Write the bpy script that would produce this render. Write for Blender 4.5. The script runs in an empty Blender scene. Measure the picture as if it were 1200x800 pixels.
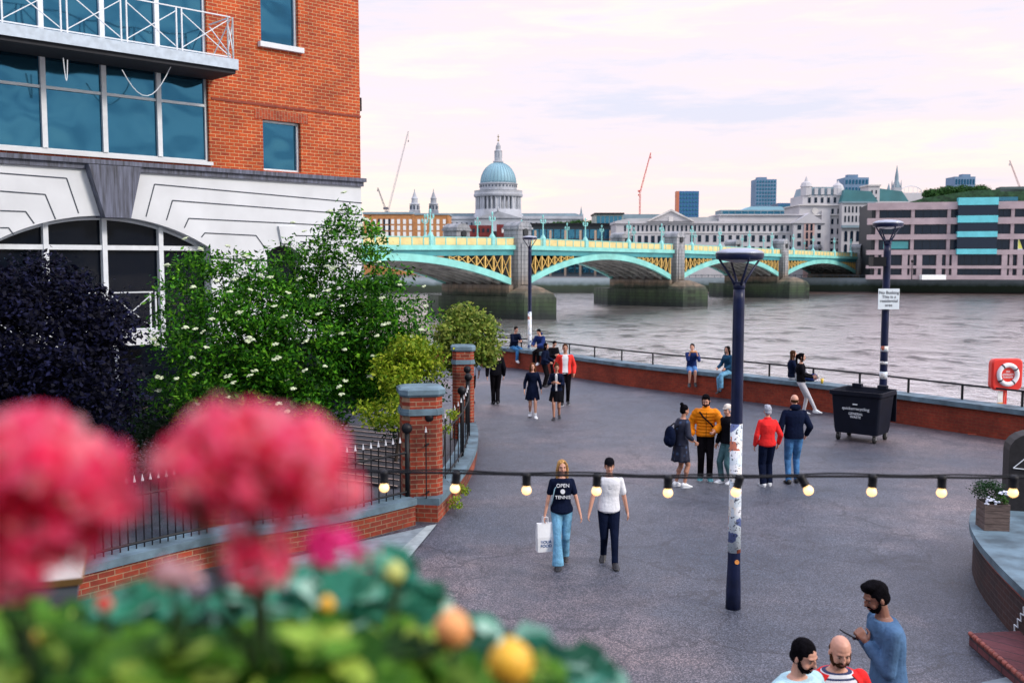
import bpy, math, random
import numpy as np
from mathutils import Vector, Matrix
random.seed(7)
R = math.radians
S = bpy.context.scene
COL = S.collection
# ------------------------------------------------------------------ camera numbers
FPX = 1147.0; CAMH = 4.5
TILT = math.atan((400-306)/FPX)
def ray(px, py):
    u = (px-600)/FPX; w = (400-py)/FPX
    return Vector((u, math.cos(TILT)+w*math.sin(TILT), -math.sin(TILT)+w*math.cos(TILT)))
CAM = Vector((0, 0, CAMH))
def G(px, py, z=0.0):                       # photo pixel -> point on the level z
    d = ray(px, py); return CAM + d*((z-CAMH)/d.z)
def W(px, py, Y):                           # photo pixel -> point at distance Y
    d = ray(px, py); return CAM + d*(Y/d.y)
def lerp(a, b, t): return a+(b-a)*t
# ------------------------------------------------------------------ node helpers
MATS = {}
def newmat(name):
    m = bpy.data.materials.new(name); m.use_nodes = True
    nt = m.node_tree; return m, nt, nt.nodes['Principled BSDF']
def nd(nt, typ, **kw):
    n = nt.nodes.new(typ)
    for k, v in kw.items(): setattr(n, k, v)
    return n
def coords(nt, kind='Object', scale=(1,1,1)):
    tc = nd(nt, 'ShaderNodeTexCoord'); mp = nd(nt, 'ShaderNodeMapping')
    mp.inputs['Scale'].default_value = scale
    nt.links.new(tc.outputs[kind], mp.inputs['Vector']); return mp.outputs['Vector']
def noise(nt, vec, scale, detail=4, rough=.55):
    n = nd(nt, 'ShaderNodeTexNoise'); n.inputs['Scale'].default_value = scale
    n.inputs['Detail'].default_value = detail; n.inputs['Roughness'].default_value = rough
    nt.links.new(vec, n.inputs['Vector']); return n.outputs['Fac']
def ramp(nt, fac, stops, interp='LINEAR'):
    r = nd(nt, 'ShaderNodeValToRGB'); r.color_ramp.interpolation = interp
    e = r.color_ramp.elements
    while len(e) < len(stops): e.new(.5)
    for el, (p, c) in zip(e, stops): el.position = p; el.color = (*c, 1)
    nt.links.new(fac, r.inputs['Fac']); return r.outputs['Color']
def mix(nt, fac, a, b, typ='MIX'):
    m = nd(nt, 'ShaderNodeMix', data_type='RGBA', blend_type=typ)
    for sock, v in ((m.inputs[0], fac), (m.inputs[6], a), (m.inputs[7], b)):
        if isinstance(v, (int, float)): sock.default_value = v
        elif isinstance(v, tuple): sock.default_value = (*v, 1)
        else: nt.links.new(v, sock)
    return m.outputs[2]
def bump(nt, b, h, strength=.3, dist=.02):
    n = nd(nt, 'ShaderNodeBump'); n.inputs['Strength'].default_value = strength
    n.inputs['Distance'].default_value = dist
    nt.links.new(h, n.inputs['Height']); nt.links.new(n.outputs['Normal'], b.inputs['Normal'])
def mat(name, c, rough=.6, metal=0., var=.25, sc=6., bs=.15, bd=.01, emit=None, es=1., spec=.5, sheen=0, kind='Object', sz=(1,1,1)):
    if name in MATS: return MATS[name]
    m, nt, b = newmat(name)
    v = coords(nt, kind, sz); n = noise(nt, v, sc)
    lo = tuple(x*(1-var) for x in c); hi = tuple(min(1, x*(1+var)) for x in c)
    nt.links.new(ramp(nt, n, [(.3, lo), (.7, hi)]), b.inputs['Base Color'])
    b.inputs['Roughness'].default_value = rough; b.inputs['Metallic'].default_value = metal
    b.inputs['Specular IOR Level'].default_value = spec
    if sheen: b.inputs['Sheen Weight'].default_value = sheen
    if bs: bump(nt, b, noise(nt, v, sc*4, 3), bs, bd)
    if emit: b.inputs['Emission Color'].default_value = (*emit, 1); b.inputs['Emission Strength'].default_value = es
    MATS[name] = m; return m
def brick(name, c1, c2, mortar, bw=.225, bh=.075, ms=.012, uv=False, stain=.5, sw=False, dark=None):
    m, nt, b = newmat(name)
    tc = nd(nt, 'ShaderNodeTexCoord')
    if uv: vec = tc.outputs['UV']
    else:
        sx = nd(nt, 'ShaderNodeSeparateXYZ'); nt.links.new(tc.outputs['Object'], sx.inputs[0])
        ad = nd(nt, 'ShaderNodeMath', operation='ADD'); nt.links.new(sx.outputs[0], ad.inputs[0]); nt.links.new(sx.outputs[1], ad.inputs[1])
        cx = nd(nt, 'ShaderNodeCombineXYZ')
        nt.links.new(ad.outputs[0], cx.inputs[1 if sw else 0]); nt.links.new(sx.outputs[2], cx.inputs[0 if sw else 1]); vec = cx.outputs[0]
    bt = nd(nt, 'ShaderNodeTexBrick'); nt.links.new(vec, bt.inputs['Vector'])
    bt.inputs['Scale'].default_value = 1; bt.inputs['Brick Width'].default_value = bw; bt.inputs['Row Height'].default_value = bh
    bt.inputs['Mortar Size'].default_value = ms; bt.inputs['Mortar Smooth'].default_value = .2; bt.inputs['Bias'].default_value = -.1
    bt.inputs['Color1'].default_value = (*c1, 1); bt.inputs['Color2'].default_value = (*c2, 1); bt.inputs['Mortar'].default_value = (*mortar, 1)
    n1 = noise(nt, tc.outputs['Object'], .9, 5); n2 = noise(nt, tc.outputs['Object'], 14, 3)
    f = ramp(nt, n1, [(.3, (1-stain,)*3), (.65, (1.1,)*3)])
    col = mix(nt, 1., bt.outputs['Color'], f, 'MULTIPLY')
    col = mix(nt, .5, col, ramp(nt, n2, [(.3, (.5, .5, .5)), (.7, (1.2, 1.2, 1.2))]), 'MULTIPLY')
    nt.links.new(col, b.inputs['Base Color']); b.inputs['Roughness'].default_value = .85
    inv = nd(nt, 'ShaderNodeMath', operation='SUBTRACT'); inv.inputs[0].default_value = 1; nt.links.new(bt.outputs['Fac'], inv.inputs[1])
    bump(nt, b, inv.outputs[0], .6, .008); MATS[name] = m; return m
def glass(name, c, rough=.08, metal=.9, wav=.04, sc=1.5):
    m, nt, b = newmat(name); v = coords(nt)
    b.inputs['Base Color'].default_value = (*c, 1); b.inputs['Metallic'].default_value = metal; b.inputs['Roughness'].default_value = rough
    bump(nt, b, noise(nt, v, sc, 2), wav, .3); MATS[name] = m; return m
def leafmat(name, stops, rough=.5, trans=.25):
    m, nt, b = newmat(name)
    g = nd(nt, 'ShaderNodeNewGeometry')
    col = ramp(nt, g.outputs['Random Per Island'], stops)
    v = coords(nt); n = noise(nt, v, 1.3, 3)
    col = mix(nt, .7, col, ramp(nt, n, [(.35, (.55, .6, .55)), (.65, (1.35, 1.3, 1.1))]), 'MULTIPLY')
    nt.links.new(col, b.inputs['Base Color']); b.inputs['Roughness'].default_value = rough; b.inputs['Specular IOR Level'].default_value = .12
    tr = nd(nt, 'ShaderNodeBsdfTranslucent'); nt.links.new(col, tr.inputs['Color'])
    ms = nd(nt, 'ShaderNodeMixShader'); ms.inputs[0].default_value = trans
    out = nt.nodes['Material Output']
    nt.links.new(b.outputs[0], ms.inputs[1]); nt.links.new(tr.outputs[0], ms.inputs[2]); nt.links.new(ms.outputs[0], out.inputs['Surface'])
    MATS[name] = m; return m
# ------------------------------------------------------------------ mesh builder
def basis(d):
    d = d.normalized(); a = Vector((0, 0, 1)) if abs(d.z) < .95 else Vector((1, 0, 0))
    x = d.cross(a).normalized(); return x, d.cross(x).normalized()
class MB:
    def __init__(s): s.v = []; s.f = []; s.m = None; s.uv = {}
    def add(s, vs, fs, M=None):
        o = len(s.v)
        for p in vs:
            p = Vector(p)
            if M: p = M @ p
            s.v.append(tuple(p))
        for f in fs: s.f.append(tuple(i+o for i in f))
        return s
    def box(s, c, d, rz=0, M=None, taper=1.):
        x, y, z = (k/2 for k in d); t = taper
        vs = [(-x,-y,-z),(x,-y,-z),(x,y,-z),(-x,y,-z),(-x*t,-y*t,z),(x*t,-y*t,z),(x*t,y*t,z),(-x*t,y*t,z)]
        T = Matrix.Translation(c) @ Matrix.Rotation(rz, 4, 'Z')
        if M: T = T @ M
        return s.add(vs, [(0,3,2,1),(4,5,6,7),(0,1,5,4),(1,2,6,5),(2,3,7,6),(3,0,4,7)], T)
    def b2(s, x0, x1, y0, y1, z0, z1): return s.box(((x0+x1)/2, (y0+y1)/2, (z0+z1)/2), (abs(x1-x0), abs(y1-y0), abs(z1-z0)))
    def bar(s, p, q, w, h=None):                # square bar between two points
        p = Vector(p); q = Vector(q); h = h or w; d = q-p
        x, y = basis(d); vs = []
        for c in (p, q):
            for a, b in ((-1,-1),(1,-1),(1,1),(-1,1)): vs.append(c+x*a*w/2+y*b*h/2)
        return s.add(vs, [(0,3,2,1),(4,5,6,7),(0,1,5,4),(1,2,6,5),(2,3,7,6),(3,0,4,7)])
    def tube(s, p, q, r0, r1=None, n=10, ball=False, ex=1., axis=None):
        p = Vector(p); q = Vector(q); r1 = r0 if r1 is None else r1
        x, y = basis(q-p); vs = []
        for c, r in ((p, r0), (q, r1)):
            for i in range(n):
                a = 2*math.pi*i/n; vs.append(c+x*math.cos(a)*r+y*math.sin(a)*r)
        fs = [(i, (i+1) % n, n+(i+1) % n, n+i) for i in range(n)]+[tuple(range(n))[::-1], tuple(range(n, 2*n))]
        s.add(vs, fs)
        if ball: s.ell(p, (r0,)*3, n=n); s.ell(q, (r1,)*3, n=n)
        return s
    def path(s, pts, r, n=8, closed=False):
        pts = [Vector(p) for p in pts]; L = len(pts); rs = r if isinstance(r, (list, tuple)) else [r]*L
        vs = []; ref = None
        for k, p in enumerate(pts):
            a = pts[(k-1) % L] if (k or closed) else p; b = pts[(k+1) % L] if (k < L-1 or closed) else p
            d = (b-a).normalized()
            if ref is None: x, y = basis(d)
            else:
                x = (ref-d*ref.dot(d)).normalized(); y = d.cross(x)
            ref = x
            for i in range(n):
                t = 2*math.pi*i/n; vs.append(p+x*math.cos(t)*rs[k]+y*math.sin(t)*rs[k])
        fs = []
        for k in range(L if closed else L-1):
            for i in range(n):
                fs.append((k*n+i, k*n+(i+1) % n, ((k+1) % L)*n+(i+1) % n, ((k+1) % L)*n+i))
        if not closed: fs += [tuple(range(n))[::-1], tuple(range((L-1)*n, L*n))]
        return s.add(vs, fs)
    def rings(s, rings, closed=True, M=None):   # list of rings of points -> closed loft
        n = len(rings[0]); vs = [p for r in rings for p in r]
        fs = [(k*n+i, k*n+(i+1) % n, (k+1)*n+(i+1) % n, (k+1)*n+i) for k in range(len(rings)-1) for i in range(n)]
        if closed: fs += [tuple(range(n))[::-1], tuple(range((len(rings)-1)*n, len(rings)*n))]
        return s.add(vs, fs, M)
    def lathe(s, prof, c=(0,0,0), n=24, M=None, sy=1.):
        c = Vector(c)
        return s.rings([[c+Vector((math.cos(2*math.pi*i/n)*r, math.sin(2*math.pi*i/n)*r*sy, z)) for i in range(n)] for r, z in prof], True, M)
    def ell(s, c, r, n=10, M=None, rot=None):
        T = Matrix.Translation(c)
        if rot: T = T @ rot.to_4x4()
        rr = []
        k = max(4, n//2+1)
        for j in range(k+1):
            a = math.pi*j/k; q = max(math.sin(a), .02)
            rr.append([Vector((math.cos(2*math.pi*i/n)*q*r[0], math.sin(2*math.pi*i/n)*q*r[1], -math.cos(a)*r[2])) for i in range(n)])
        return s.rings(rr, True, T if M is None else M @ T)
    def prism(s, o, y0, y1):                    # outline of (x,z), extruded along y
        n = len(o); vs = [(x, y0, z) for x, z in o]+[(x, y1, z) for x, z in o]
        return s.add(vs, [tuple(range(n)), tuple(range(n, 2*n))[::-1]]+[(i, n+i, n+(i+1) % n, (i+1) % n) for i in range(n)])
    def slab(s, o, z0, z1):                     # outline of (x,y), extruded along z
        n = len(o); vs = [(p[0], p[1], z0) for p in o]+[(p[0], p[1], z1) for p in o]
        return s.add(vs, [tuple(range(n))[::-1], tuple(range(n, 2*n))]+[(i, (i+1) % n, n+(i+1) % n, n+i) for i in range(n)])
    def build(s, name, m, parent=None, smooth=False, loc=(0,0,0), rz=0, mods=None, label=None):
        me = bpy.data.meshes.new(name); me.from_pydata(s.v, [], s.f)
        if s.uv:
            ul = me.uv_layers.new(name='UVMap'); li = 0
            for fi, f in enumerate(s.f):
                for k in range(len(f)):
                    ul.data[li].uv = s.uv.get(fi, [(0, 0)]*8)[k]; li += 1
        me.update()
        import bmesh
        if not s.uv and len(s.f) < 60000:
            bm = bmesh.new(); bm.from_mesh(me); bmesh.ops.recalc_face_normals(bm, faces=bm.faces); bm.to_mesh(me); bm.free()
        me.materials.append(m)
        if smooth: me.polygons.foreach_set('use_smooth', [True]*len(me.polygons))
        o = bpy.data.objects.new(name, me); COL.objects.link(o); o.location = loc; o.rotation_euler = (0, 0, rz)
        if parent: o.parent = parent
        if label: o['label'] = label
        if mods:
            vox, it = mods
            if vox:
                r = o.modifiers.new('r', 'REMESH'); r.mode = 'VOXEL'; r.voxel_size = vox; r.use_smooth_shade = True
            if it:
                q = o.modifiers.new('s', 'SMOOTH'); q.factor = .5; q.iterations = it
        return o
def tag(o, label=None, cat=None, group=None, kind=None):
    if label: o['label'] = label
    if cat: o['category'] = cat
    if group: o['group'] = group
    if kind: o['kind'] = kind
    return o
def thing(name, label, cat, loc=(0,0,0), rz=0, group=None):
    o = bpy.data.objects.new(name, None); COL.objects.link(o); o.location = loc; o.rotation_euler = (0, 0, rz)
    o.empty_display_size = .2
    return tag(o, label, cat, group)
def clone(o, loc, parent, name=None):
    c = o.copy(); COL.objects.link(c); c.location = loc; c.parent = parent; return c
def text_mesh(body, size, name, m, parent, M, ext=.002, align='CENTER'):
    cu = bpy.data.curves.new(name, 'FONT'); cu.body = body; cu.size = size; cu.align_x = align; cu.align_y = 'CENTER'; cu.extrude = ext
    cu.space_line = .95
    t = bpy.data.objects.new('tmp', cu); COL.objects.link(t)
    bpy.context.view_layer.update()
    me = bpy.data.meshes.new_from_object(t.evaluated_get(bpy.context.evaluated_depsgraph_get()))
    bpy.data.objects.remove(t); me.materials.clear(); me.materials.append(m)
    o = bpy.data.objects.new(name, me); COL.objects.link(o); o.matrix_local = M; 
    if parent: o.parent = parent
    return o
def facing(x, y, z, rz=0): return Matrix.Translation((x, y, z)) @ Matrix.Rotation(rz, 4, 'Z') @ Matrix.Rotation(math.pi/2, 4, 'X')

# ------------------------------------------------------------------ world, sun, camera
w = bpy.data.worlds.new('World'); S.world = w; w.use_nodes = True
nt = w.node_tree; nt.nodes.clear()
out = nd(nt, 'ShaderNodeOutputWorld'); sky = nd(nt, 'ShaderNodeTexSky', sky_type='NISHITA')
SUN_EL, SUN_AZ = R(34), R(118)
sky.sun_disc = False; sky.sun_elevation = SUN_EL; sky.sun_rotation = SUN_AZ
bgA = nd(nt, 'ShaderNodeBackground'); bgA.inputs['Strength'].default_value = .12
nt.links.new(sky.outputs[0], bgA.inputs['Color'])
tc = nd(nt, 'ShaderNodeTexCoord'); mp = nd(nt, 'ShaderNodeMapping'); mp.inputs['Scale'].default_value = (1.2, 1.6, 9); mp.inputs['Rotation'].default_value = (0, R(7), 0)
nt.links.new(tc.outputs['Generated'], mp.inputs['Vector'])
n1 = noise(nt, mp.outputs[0], 2.2, 9, .62)
cl = ramp(nt, n1, [(.36, (.60, .68, .86)), (.44, (.86, .79, .87)), (.51, (.99, .80, .81)), (.58, (1.06, .93, .78)), (.66, (.88, .80, .90))])
sp = nd(nt, 'ShaderNodeSeparateXYZ'); nt.links.new(tc.outputs['Generated'], sp.inputs[0])
hz = ramp(nt, sp.outputs[2], [(.0, (1.0, .74, .66)), (.05, (1., .79, .75)), (.16, (.96, .84, .90)), (.6, (.72, .80, 1.0))])
cl = mix(nt, .42, cl, hz)
cl2 = mix(nt, 1., cl, ramp(nt, sp.outputs[2], [(.27, (1, 1, 1)), (.55, (1.5, 1.58, 1.75)), (1, (1.6, 1.7, 1.9))]), 'MULTIPLY')
mpb = nd(nt, 'ShaderNodeMapping'); mpb.inputs['Scale'].default_value = (1.3, 1.3, 5); nt.links.new(tc.outputs['Generated'], mpb.inputs['Vector'])
back = ramp(nt, noise(nt, mpb.outputs[0], 2.6, 7, .6), [(.34, (.07, .13, .23)), (.43, (.28, .44, .58)), (.51, (.80, .88, .92)), (.62, (1.2, 1.12, 1.05))])
ny = nd(nt, 'ShaderNodeMapRange'); ny.inputs[1].default_value = .05; ny.inputs[2].default_value = -.35; nt.links.new(sp.outputs[1], ny.inputs[0])
nz = nd(nt, 'ShaderNodeMapRange'); nz.inputs[1].default_value = .65; nz.inputs[2].default_value = .3; nt.links.new(sp.outputs[2], nz.inputs[0])
nm = nd(nt, 'ShaderNodeMath', operation='MULTIPLY'); nt.links.new(ny.outputs[0], nm.inputs[0]); nt.links.new(nz.outputs[0], nm.inputs[1])
cl2 = mix(nt, nm.outputs[0], cl2, back)   # heavier evening cloud in the half of the sky behind the viewpoint
bgB = nd(nt, 'ShaderNodeBackground'); bgB.inputs['Strength'].default_value = .81; nt.links.new(cl2, bgB.inputs['Color'])
ms = nd(nt, 'ShaderNodeMixShader'); ms.inputs[0].default_value = .93
nt.links.new(bgA.outputs[0], ms.inputs[1]); nt.links.new(bgB.outputs[0], ms.inputs[2]); nt.links.new(ms.outputs[0], out.inputs['Surface'])
sl = bpy.data.lights.new('sun', 'SUN'); sl.energy = 2.0; sl.angle = R(13); sl.color = (1, .90, .80)
so = bpy.data.objects.new('sun', sl); COL.objects.link(so)
sd = Vector((math.sin(SUN_AZ)*math.cos(SUN_EL), math.cos(SUN_AZ)*math.cos(SUN_EL), math.sin(SUN_EL)))
so.rotation_euler = sd.to_track_quat('Z', 'Y').to_euler(); so.location = (0, 0, 60)
cd = bpy.data.cameras.new('camera'); cam = bpy.data.objects.new('camera', cd); COL.objects.link(cam); S.camera = cam
cam.location = CAM; cam.rotation_euler = (math.pi/2-TILT, 0, 0)
cd.sensor_width = 36; cd.sensor_fit = 'HORIZONTAL'; cd.lens = FPX/1200*36; cd.clip_start = .05; cd.clip_end = 6000
cd.dof.use_dof = True; cd.dof.focus_distance = 16; cd.dof.aperture_fstop = 2.3
S.view_settings.view_transform = 'Standard'; S.view_settings.look = 'None'; S.view_settings.exposure = .50; S.view_settings.gamma = 1

# ------------------------------------------------------------------ shared materials
STONE = mat('portland_stone', (.55, .53, .52), .8, var=.22, sc=.25, bs=.1)
NEARSTONE = mat('pale_facade_stone', (.60, .63, .66), .75, var=.10, sc=.8, bs=.1)
BRICKO = brick('orange_facade_brick', (.50, .070, .007), (.32, .036, .007), (.56, .36, .18), .27, .093, .008, stain=.35)
SOLDIER = brick('soldier_brick', (.44, .065, .015), (.28, .04, .014), (.34, .2, .12), .2, .09, .008, stain=.3, sw=True)
BRICKP = brick('red_pier_brick', (.42, .055, .018), (.20, .03, .015), (.40, .24, .15), .235, .08, .009, stain=.6)
BRICKW = brick('red_wall_brick', (.36, .05, .018), (.20, .028, .014), (.34, .2, .12), .235, .08, .008, uv=True, stain=.6)
BRICKR = brick('river_wall_brick', (.34, .045, .018), (.24, .032, .015), (.23, .07, .035), .235, .08, .006, uv=True, stain=.45)
BRICKD = brick('dark_wall_brick', (.055, .02, .018), (.03, .018, .022), (.07, .05, .05), .235, .08, .008, uv=True, stain=.6)
COPING = mat('weathered_coping_stone', (.10, .16, .20), .7, var=.5, sc=2.5, bs=.3)
BLACKM = mat('black_painted_iron', (.006, .007, .010), .5, var=.3, sc=3, bs=.05, spec=.25)
NAVYM = mat('navy_painted_steel', (.007, .012, .045), .4, var=.35, sc=4, bs=.05, spec=.3)
FRAMEW = mat('white_window_frame', (.62, .66, .7), .4, var=.08)
GLB = glass('blue_tinted_glass', (.04, .155, .25), .07, .85, .3, .4)
GLB.node_tree.nodes['Bump'].inputs['Distance'].default_value = .35
GLD = glass('dark_interior_glass', (.004, .006, .012), .12, 0., .03)
GLD.node_tree.nodes['Principled BSDF'].inputs['Specular IOR Level'].default_value = .1
GLF = glass('far_window_glass', (.012, .022, .04), .2, .15, .02)
GLF.node_tree.nodes['Principled BSDF'].inputs['Specular IOR Level'].default_value = .25
BARK = mat('tree_bark', (.05, .037, .03), .9, var=.4, sc=9, bs=.6)
LEADD = mat('dark_lead_sheet', (.075, .085, .125), .55, var=.8, sc=2.2, bs=.2, sz=(6, 6, .5))
# ------------------------------------------------------------------ ground and river
WATERZ = -6.5
def mat_ground():
    m, nt, b = newmat('chipped_asphalt'); v = coords(nt)
    big = ramp(nt, noise(nt, v, .13, 6, .65), [(.34, (.013, .027, .046)), (.5, (.038, .047, .062)), (.66, (.105, .088, .088))])
    g = noise(nt, v, 45, 4, .8)
    vo = nd(nt, 'ShaderNodeTexVoronoi'); vo.inputs['Scale'].default_value = 75; nt.links.new(v, vo.inputs['Vector'])
    sc = ramp(nt, vo.outputs['Color'], [(.2, (.22, .25, .34)), (.5, (.85, .85, .95)), (.8, (3.4, 3.0, 2.9))])
    c = mix(nt, .85, big, sc, 'MULTIPLY')
    c = mix(nt, 1., c, ramp(nt, g, [(.3, (.5, .5, .55)), (.5, (1, 1, 1)), (.72, (1.7, 1.6, 1.6))]), 'MULTIPLY')
    # cracks and old damp marks
    vc = nd(nt, 'ShaderNodeTexVoronoi', feature='DISTANCE_TO_EDGE'); vc.inputs['Scale'].default_value = .33
    nv = nd(nt, 'ShaderNodeTexNoise'); nv.inputs['Scale'].default_value = 1.1; nv.inputs['Detail'].default_value = 6; nt.links.new(v, nv.inputs['Vector'])
    mx = nd(nt, 'ShaderNodeMix', data_type='RGBA', blend_type='LINEAR_LIGHT'); mx.inputs[0].default_value = .8
    nt.links.new(v, mx.inputs[6]); nt.links.new(nv.outputs['Color'], mx.inputs[7]); nt.links.new(mx.outputs[2], vc.inputs['Vector'])
    cr = ramp(nt, vc.outputs['Distance'], [(.0, (.25, .25, .3)), (.015, (1, 1, 1))])
    c = mix(nt, .75, c, cr, 'MULTIPLY')
    vp = nd(nt, 'ShaderNodeTexVoronoi'); vp.inputs['Scale'].default_value = .16; nt.links.new(mx.outputs[2], vp.inputs['Vector']); pc = nd(nt, 'ShaderNodeSeparateColor'); nt.links.new(vp.outputs['Color'], pc.inputs[0])
    c = mix(nt, 1., c, ramp(nt, pc.outputs[0], [(.0, (.78, .80, .84)), (1, (1.25, 1.2, 1.16))]), 'MULTIPLY')
    sp_ = noise(nt, v, 1.7, 5, .7); c = mix(nt, 1., c, ramp(nt, sp_, [(.33, (.62, .64, .68)), (.5, (1, 1, 1)), (.68, (1.25, 1.22, 1.2))]), 'MULTIPLY')
    nt.links.new(c, b.inputs['Base Color']); b.inputs['Roughness'].default_value = .5; b.inputs['Specular IOR Level'].default_value = .75
    bump(nt, b, vo.outputs['Distance'], .5, .01); return m
def mat_water():
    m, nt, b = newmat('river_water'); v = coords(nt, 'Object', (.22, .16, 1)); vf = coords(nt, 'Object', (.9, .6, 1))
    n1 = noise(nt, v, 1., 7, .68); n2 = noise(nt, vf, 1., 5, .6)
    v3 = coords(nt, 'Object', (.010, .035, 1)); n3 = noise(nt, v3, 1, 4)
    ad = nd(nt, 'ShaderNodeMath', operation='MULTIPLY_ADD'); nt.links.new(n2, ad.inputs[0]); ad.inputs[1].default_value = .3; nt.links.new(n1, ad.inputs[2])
    painted_sheen = ramp(nt, n3, [(.38, (.78, .73, .71)), (.6, (.96, .91, .90))])  # pale sky sheen put into the water colour in broad bands
    col = mix(nt, 1., painted_sheen, ramp(nt, n1, [(.38, (.14, .13, .14)), (.44, (.80, .79, .80)), (.5, (1, 1, 1))]), 'MULTIPLY')  # dark ripple shading painted into the base colour over the sheen
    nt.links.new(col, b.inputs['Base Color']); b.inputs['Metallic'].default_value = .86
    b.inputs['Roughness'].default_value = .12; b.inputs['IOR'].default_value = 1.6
    bump(nt, b, ad.outputs[0], 1., .5); return m
def quadsheet(name, pts, z, m, kind='structure', label=None):
    mb = MB(); mb.add([(p[0], p[1], z) for p in pts], [tuple(range(len(pts)))])
    o = mb.build(name, m); tag(o, label, kind=kind); return o
# river wall line (base of its brick face)
RWP = [(430, 424), (500, 426), (588, 430), (640, 437), (740, 453), (850, 467), (975, 484), (1090, 502), (1200, 519), (1330, 541)]
RW = [G(*p) for p in RWP]
def smoothline(P, step=.5):
    out = []
    n = len(P)
    for i in range(n-1):
        p0, p1, p2, p3 = P[max(i-1, 0)], P[i], P[i+1], P[min(i+2, n-1)]
        k = max(2, int((p2-p1).length/step))
        for j in range(k):
            t = j/k; out.append(.5*((2*p1)+(p2-p0)*t+(2*p0-5*p1+4*p2-p3)*t*t+(3*p1-p0-3*p2+p3)*t**3))
    out.append(P[-1]); return out
RWL = smoothline(RW)
def offs(L, d):                                # offset to the left of travel
    r = []
    for i, p in enumerate(L):
        a = L[max(i-1, 0)]; b = L[min(i+1, len(L)-1)]; t = (b-a); t.z = 0; t.normalize()
        r.append(p+Vector((-t.y, t.x, 0))*d)
    return r
def wall_strip(L, z0, z1, th, uvs=True):       # wall following line L, thickness to the left
    B = offs(L, th); mb = MB(); s = 0
    for i in range(len(L)-1):
        l = (L[i+1]-L[i]).length
        a, b, c, d = L[i], L[i+1], B[i+1], B[i]
        for (p, q, u) in ((a, b, 1), (c, d, 1)):
            k = len(mb.f); mb.add([(p.x, p.y, z0), (q.x, q.y, z0), (q.x, q.y, z1), (p.x, p.y, z1)], [(0, 1, 2, 3)])
            if uvs: mb.uv[k] = [(s, z0), (s+l, z0), (s+l, z1), (s, z1)] if p is a else [(s+l, z0), (s, z0), (s, z1), (s+l, z1)]
        mb.add([(a.x, a.y, z1), (b.x, b.y, z1), (c.x, c.y, z1), (d.x, d.y, z1)], [(0, 1, 2, 3)])
        mb.add([(a.x, a.y, z0), (b.x, b.y, z0), (c.x, c.y, z0), (d.x, d.y, z0)], [(3, 2, 1, 0)])
        s += l
    for (p, q) in ((L[0], B[0]), (L[-1], B[-1])):
        k = len(mb.f); w_ = (q-p).length
        mb.add([(p.x, p.y, z0), (q.x, q.y, z0), (q.x, q.y, z1), (p.x, p.y, z1)], [(0, 1, 2, 3)])
        if uvs: mb.uv[k] = [(0, z0), (w_, z0), (w_, z1), (0, z1)]
    return mb
edge = offs(RWL, .3)
poly = [(p.x, p.y) for p in edge]+[(40, 10), (40, -14), (-60, -14), (-60, 42)]
gp = MB(); gp.slab(poly[::-1], -8, 0); promenade = gp.build('promenade_ground', mat_ground()); tag(promenade, kind='structure')
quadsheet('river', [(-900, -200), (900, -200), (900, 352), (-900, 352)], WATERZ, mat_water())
MUD = mat('foreshore_mud', (.07, .045, .04), .8, var=.5, sc=.4, bs=.5)
LAND = mat('city_ground', (.12, .12, .12), .9, sc=.05)
bank = [(-900, 350), (-60, 342), (40, 342), (112, 345), (200, 322), (900, 250)]
bk = MB(); bk.slab([(x, y) for x, y in bank]+[(2500, 250), (2500, 4000), (-2500, 4000), (-2500, 350)], -9, -1.6)
tag(bk.build('north_bank_ground', LAND), kind='structure')
fm = MB(); fm.add([(40, 345, -6.0), (112, 346, -6.0), (200, 323, -6.0), (420, 297, -6.0), (420, 285, -6.7), (205, 306, -6.7), (120, 322, -6.7), (60, 334, -6.7)],
   [(0, 7, 6, 1), (1, 6, 5, 2), (2, 5, 4, 3)]); tag(fm.build('foreshore', MUD), kind='structure')
# embankment wall on the far bank
def mat_emb():
    m, nt, b = newmat('far_embankment_stone'); v = coords(nt); g = nd(nt, 'ShaderNodeSeparateXYZ'); nt.links.new(v, g.inputs[0])
    mr = nd(nt, 'ShaderNodeMapRange'); mr.inputs[1].default_value = -6.5; mr.inputs[2].default_value = -1.4; nt.links.new(g.outputs[2], mr.inputs[0])
    n = noise(nt, v, .5, 5); ad = nd(nt, 'ShaderNodeMath', operation='MULTIPLY_ADD'); nt.links.new(n, ad.inputs[0]); ad.inputs[1].default_value = .3; nt.links.new(mr.outputs[0], ad.inputs[2])
    nt.links.new(ramp(nt, ad.outputs[0], [(.15, (.012, .02, .014)), (.62, (.02, .035, .018)), (.78, (.10, .14, .15)), (1, (.22, .27, .3))]), b.inputs['Base Color'])
    b.inputs['Roughness'].default_value = .8; return m
em = MB()
for (a, b_) in zip(bank[:-1], bank[1:]): em.bar((a[0], a[1]-.3, -4.0), (b_[0], b_[1]-.3, -4.0), 1.2, 5.4)
ew = thing('embankment_wall', 'long stone river embankment wall with dark tide-stained foot on the far bank', 'wall', (0, 0, 0)); em.build('wall', mat_emb(), ew)
rl = MB()
for (a, b_) in zip(bank[:-1], bank[1:]):
    for zz in (-.25, -.6): rl.bar((a[0], a[1]-.3, zz), (b_[0], b_[1]-.3, zz), .12)
for x in np.arange(40, 260, 2.2):
    y = np.interp(x, [p[0] for p in bank], [p[1] for p in bank]); rl.bar((x, y-.3, -1.3), (x, y-.3, -.2), .14)
rl.build('railing', mat('far_railing_paint', (.03, .05, .07), .5), ew)
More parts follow.
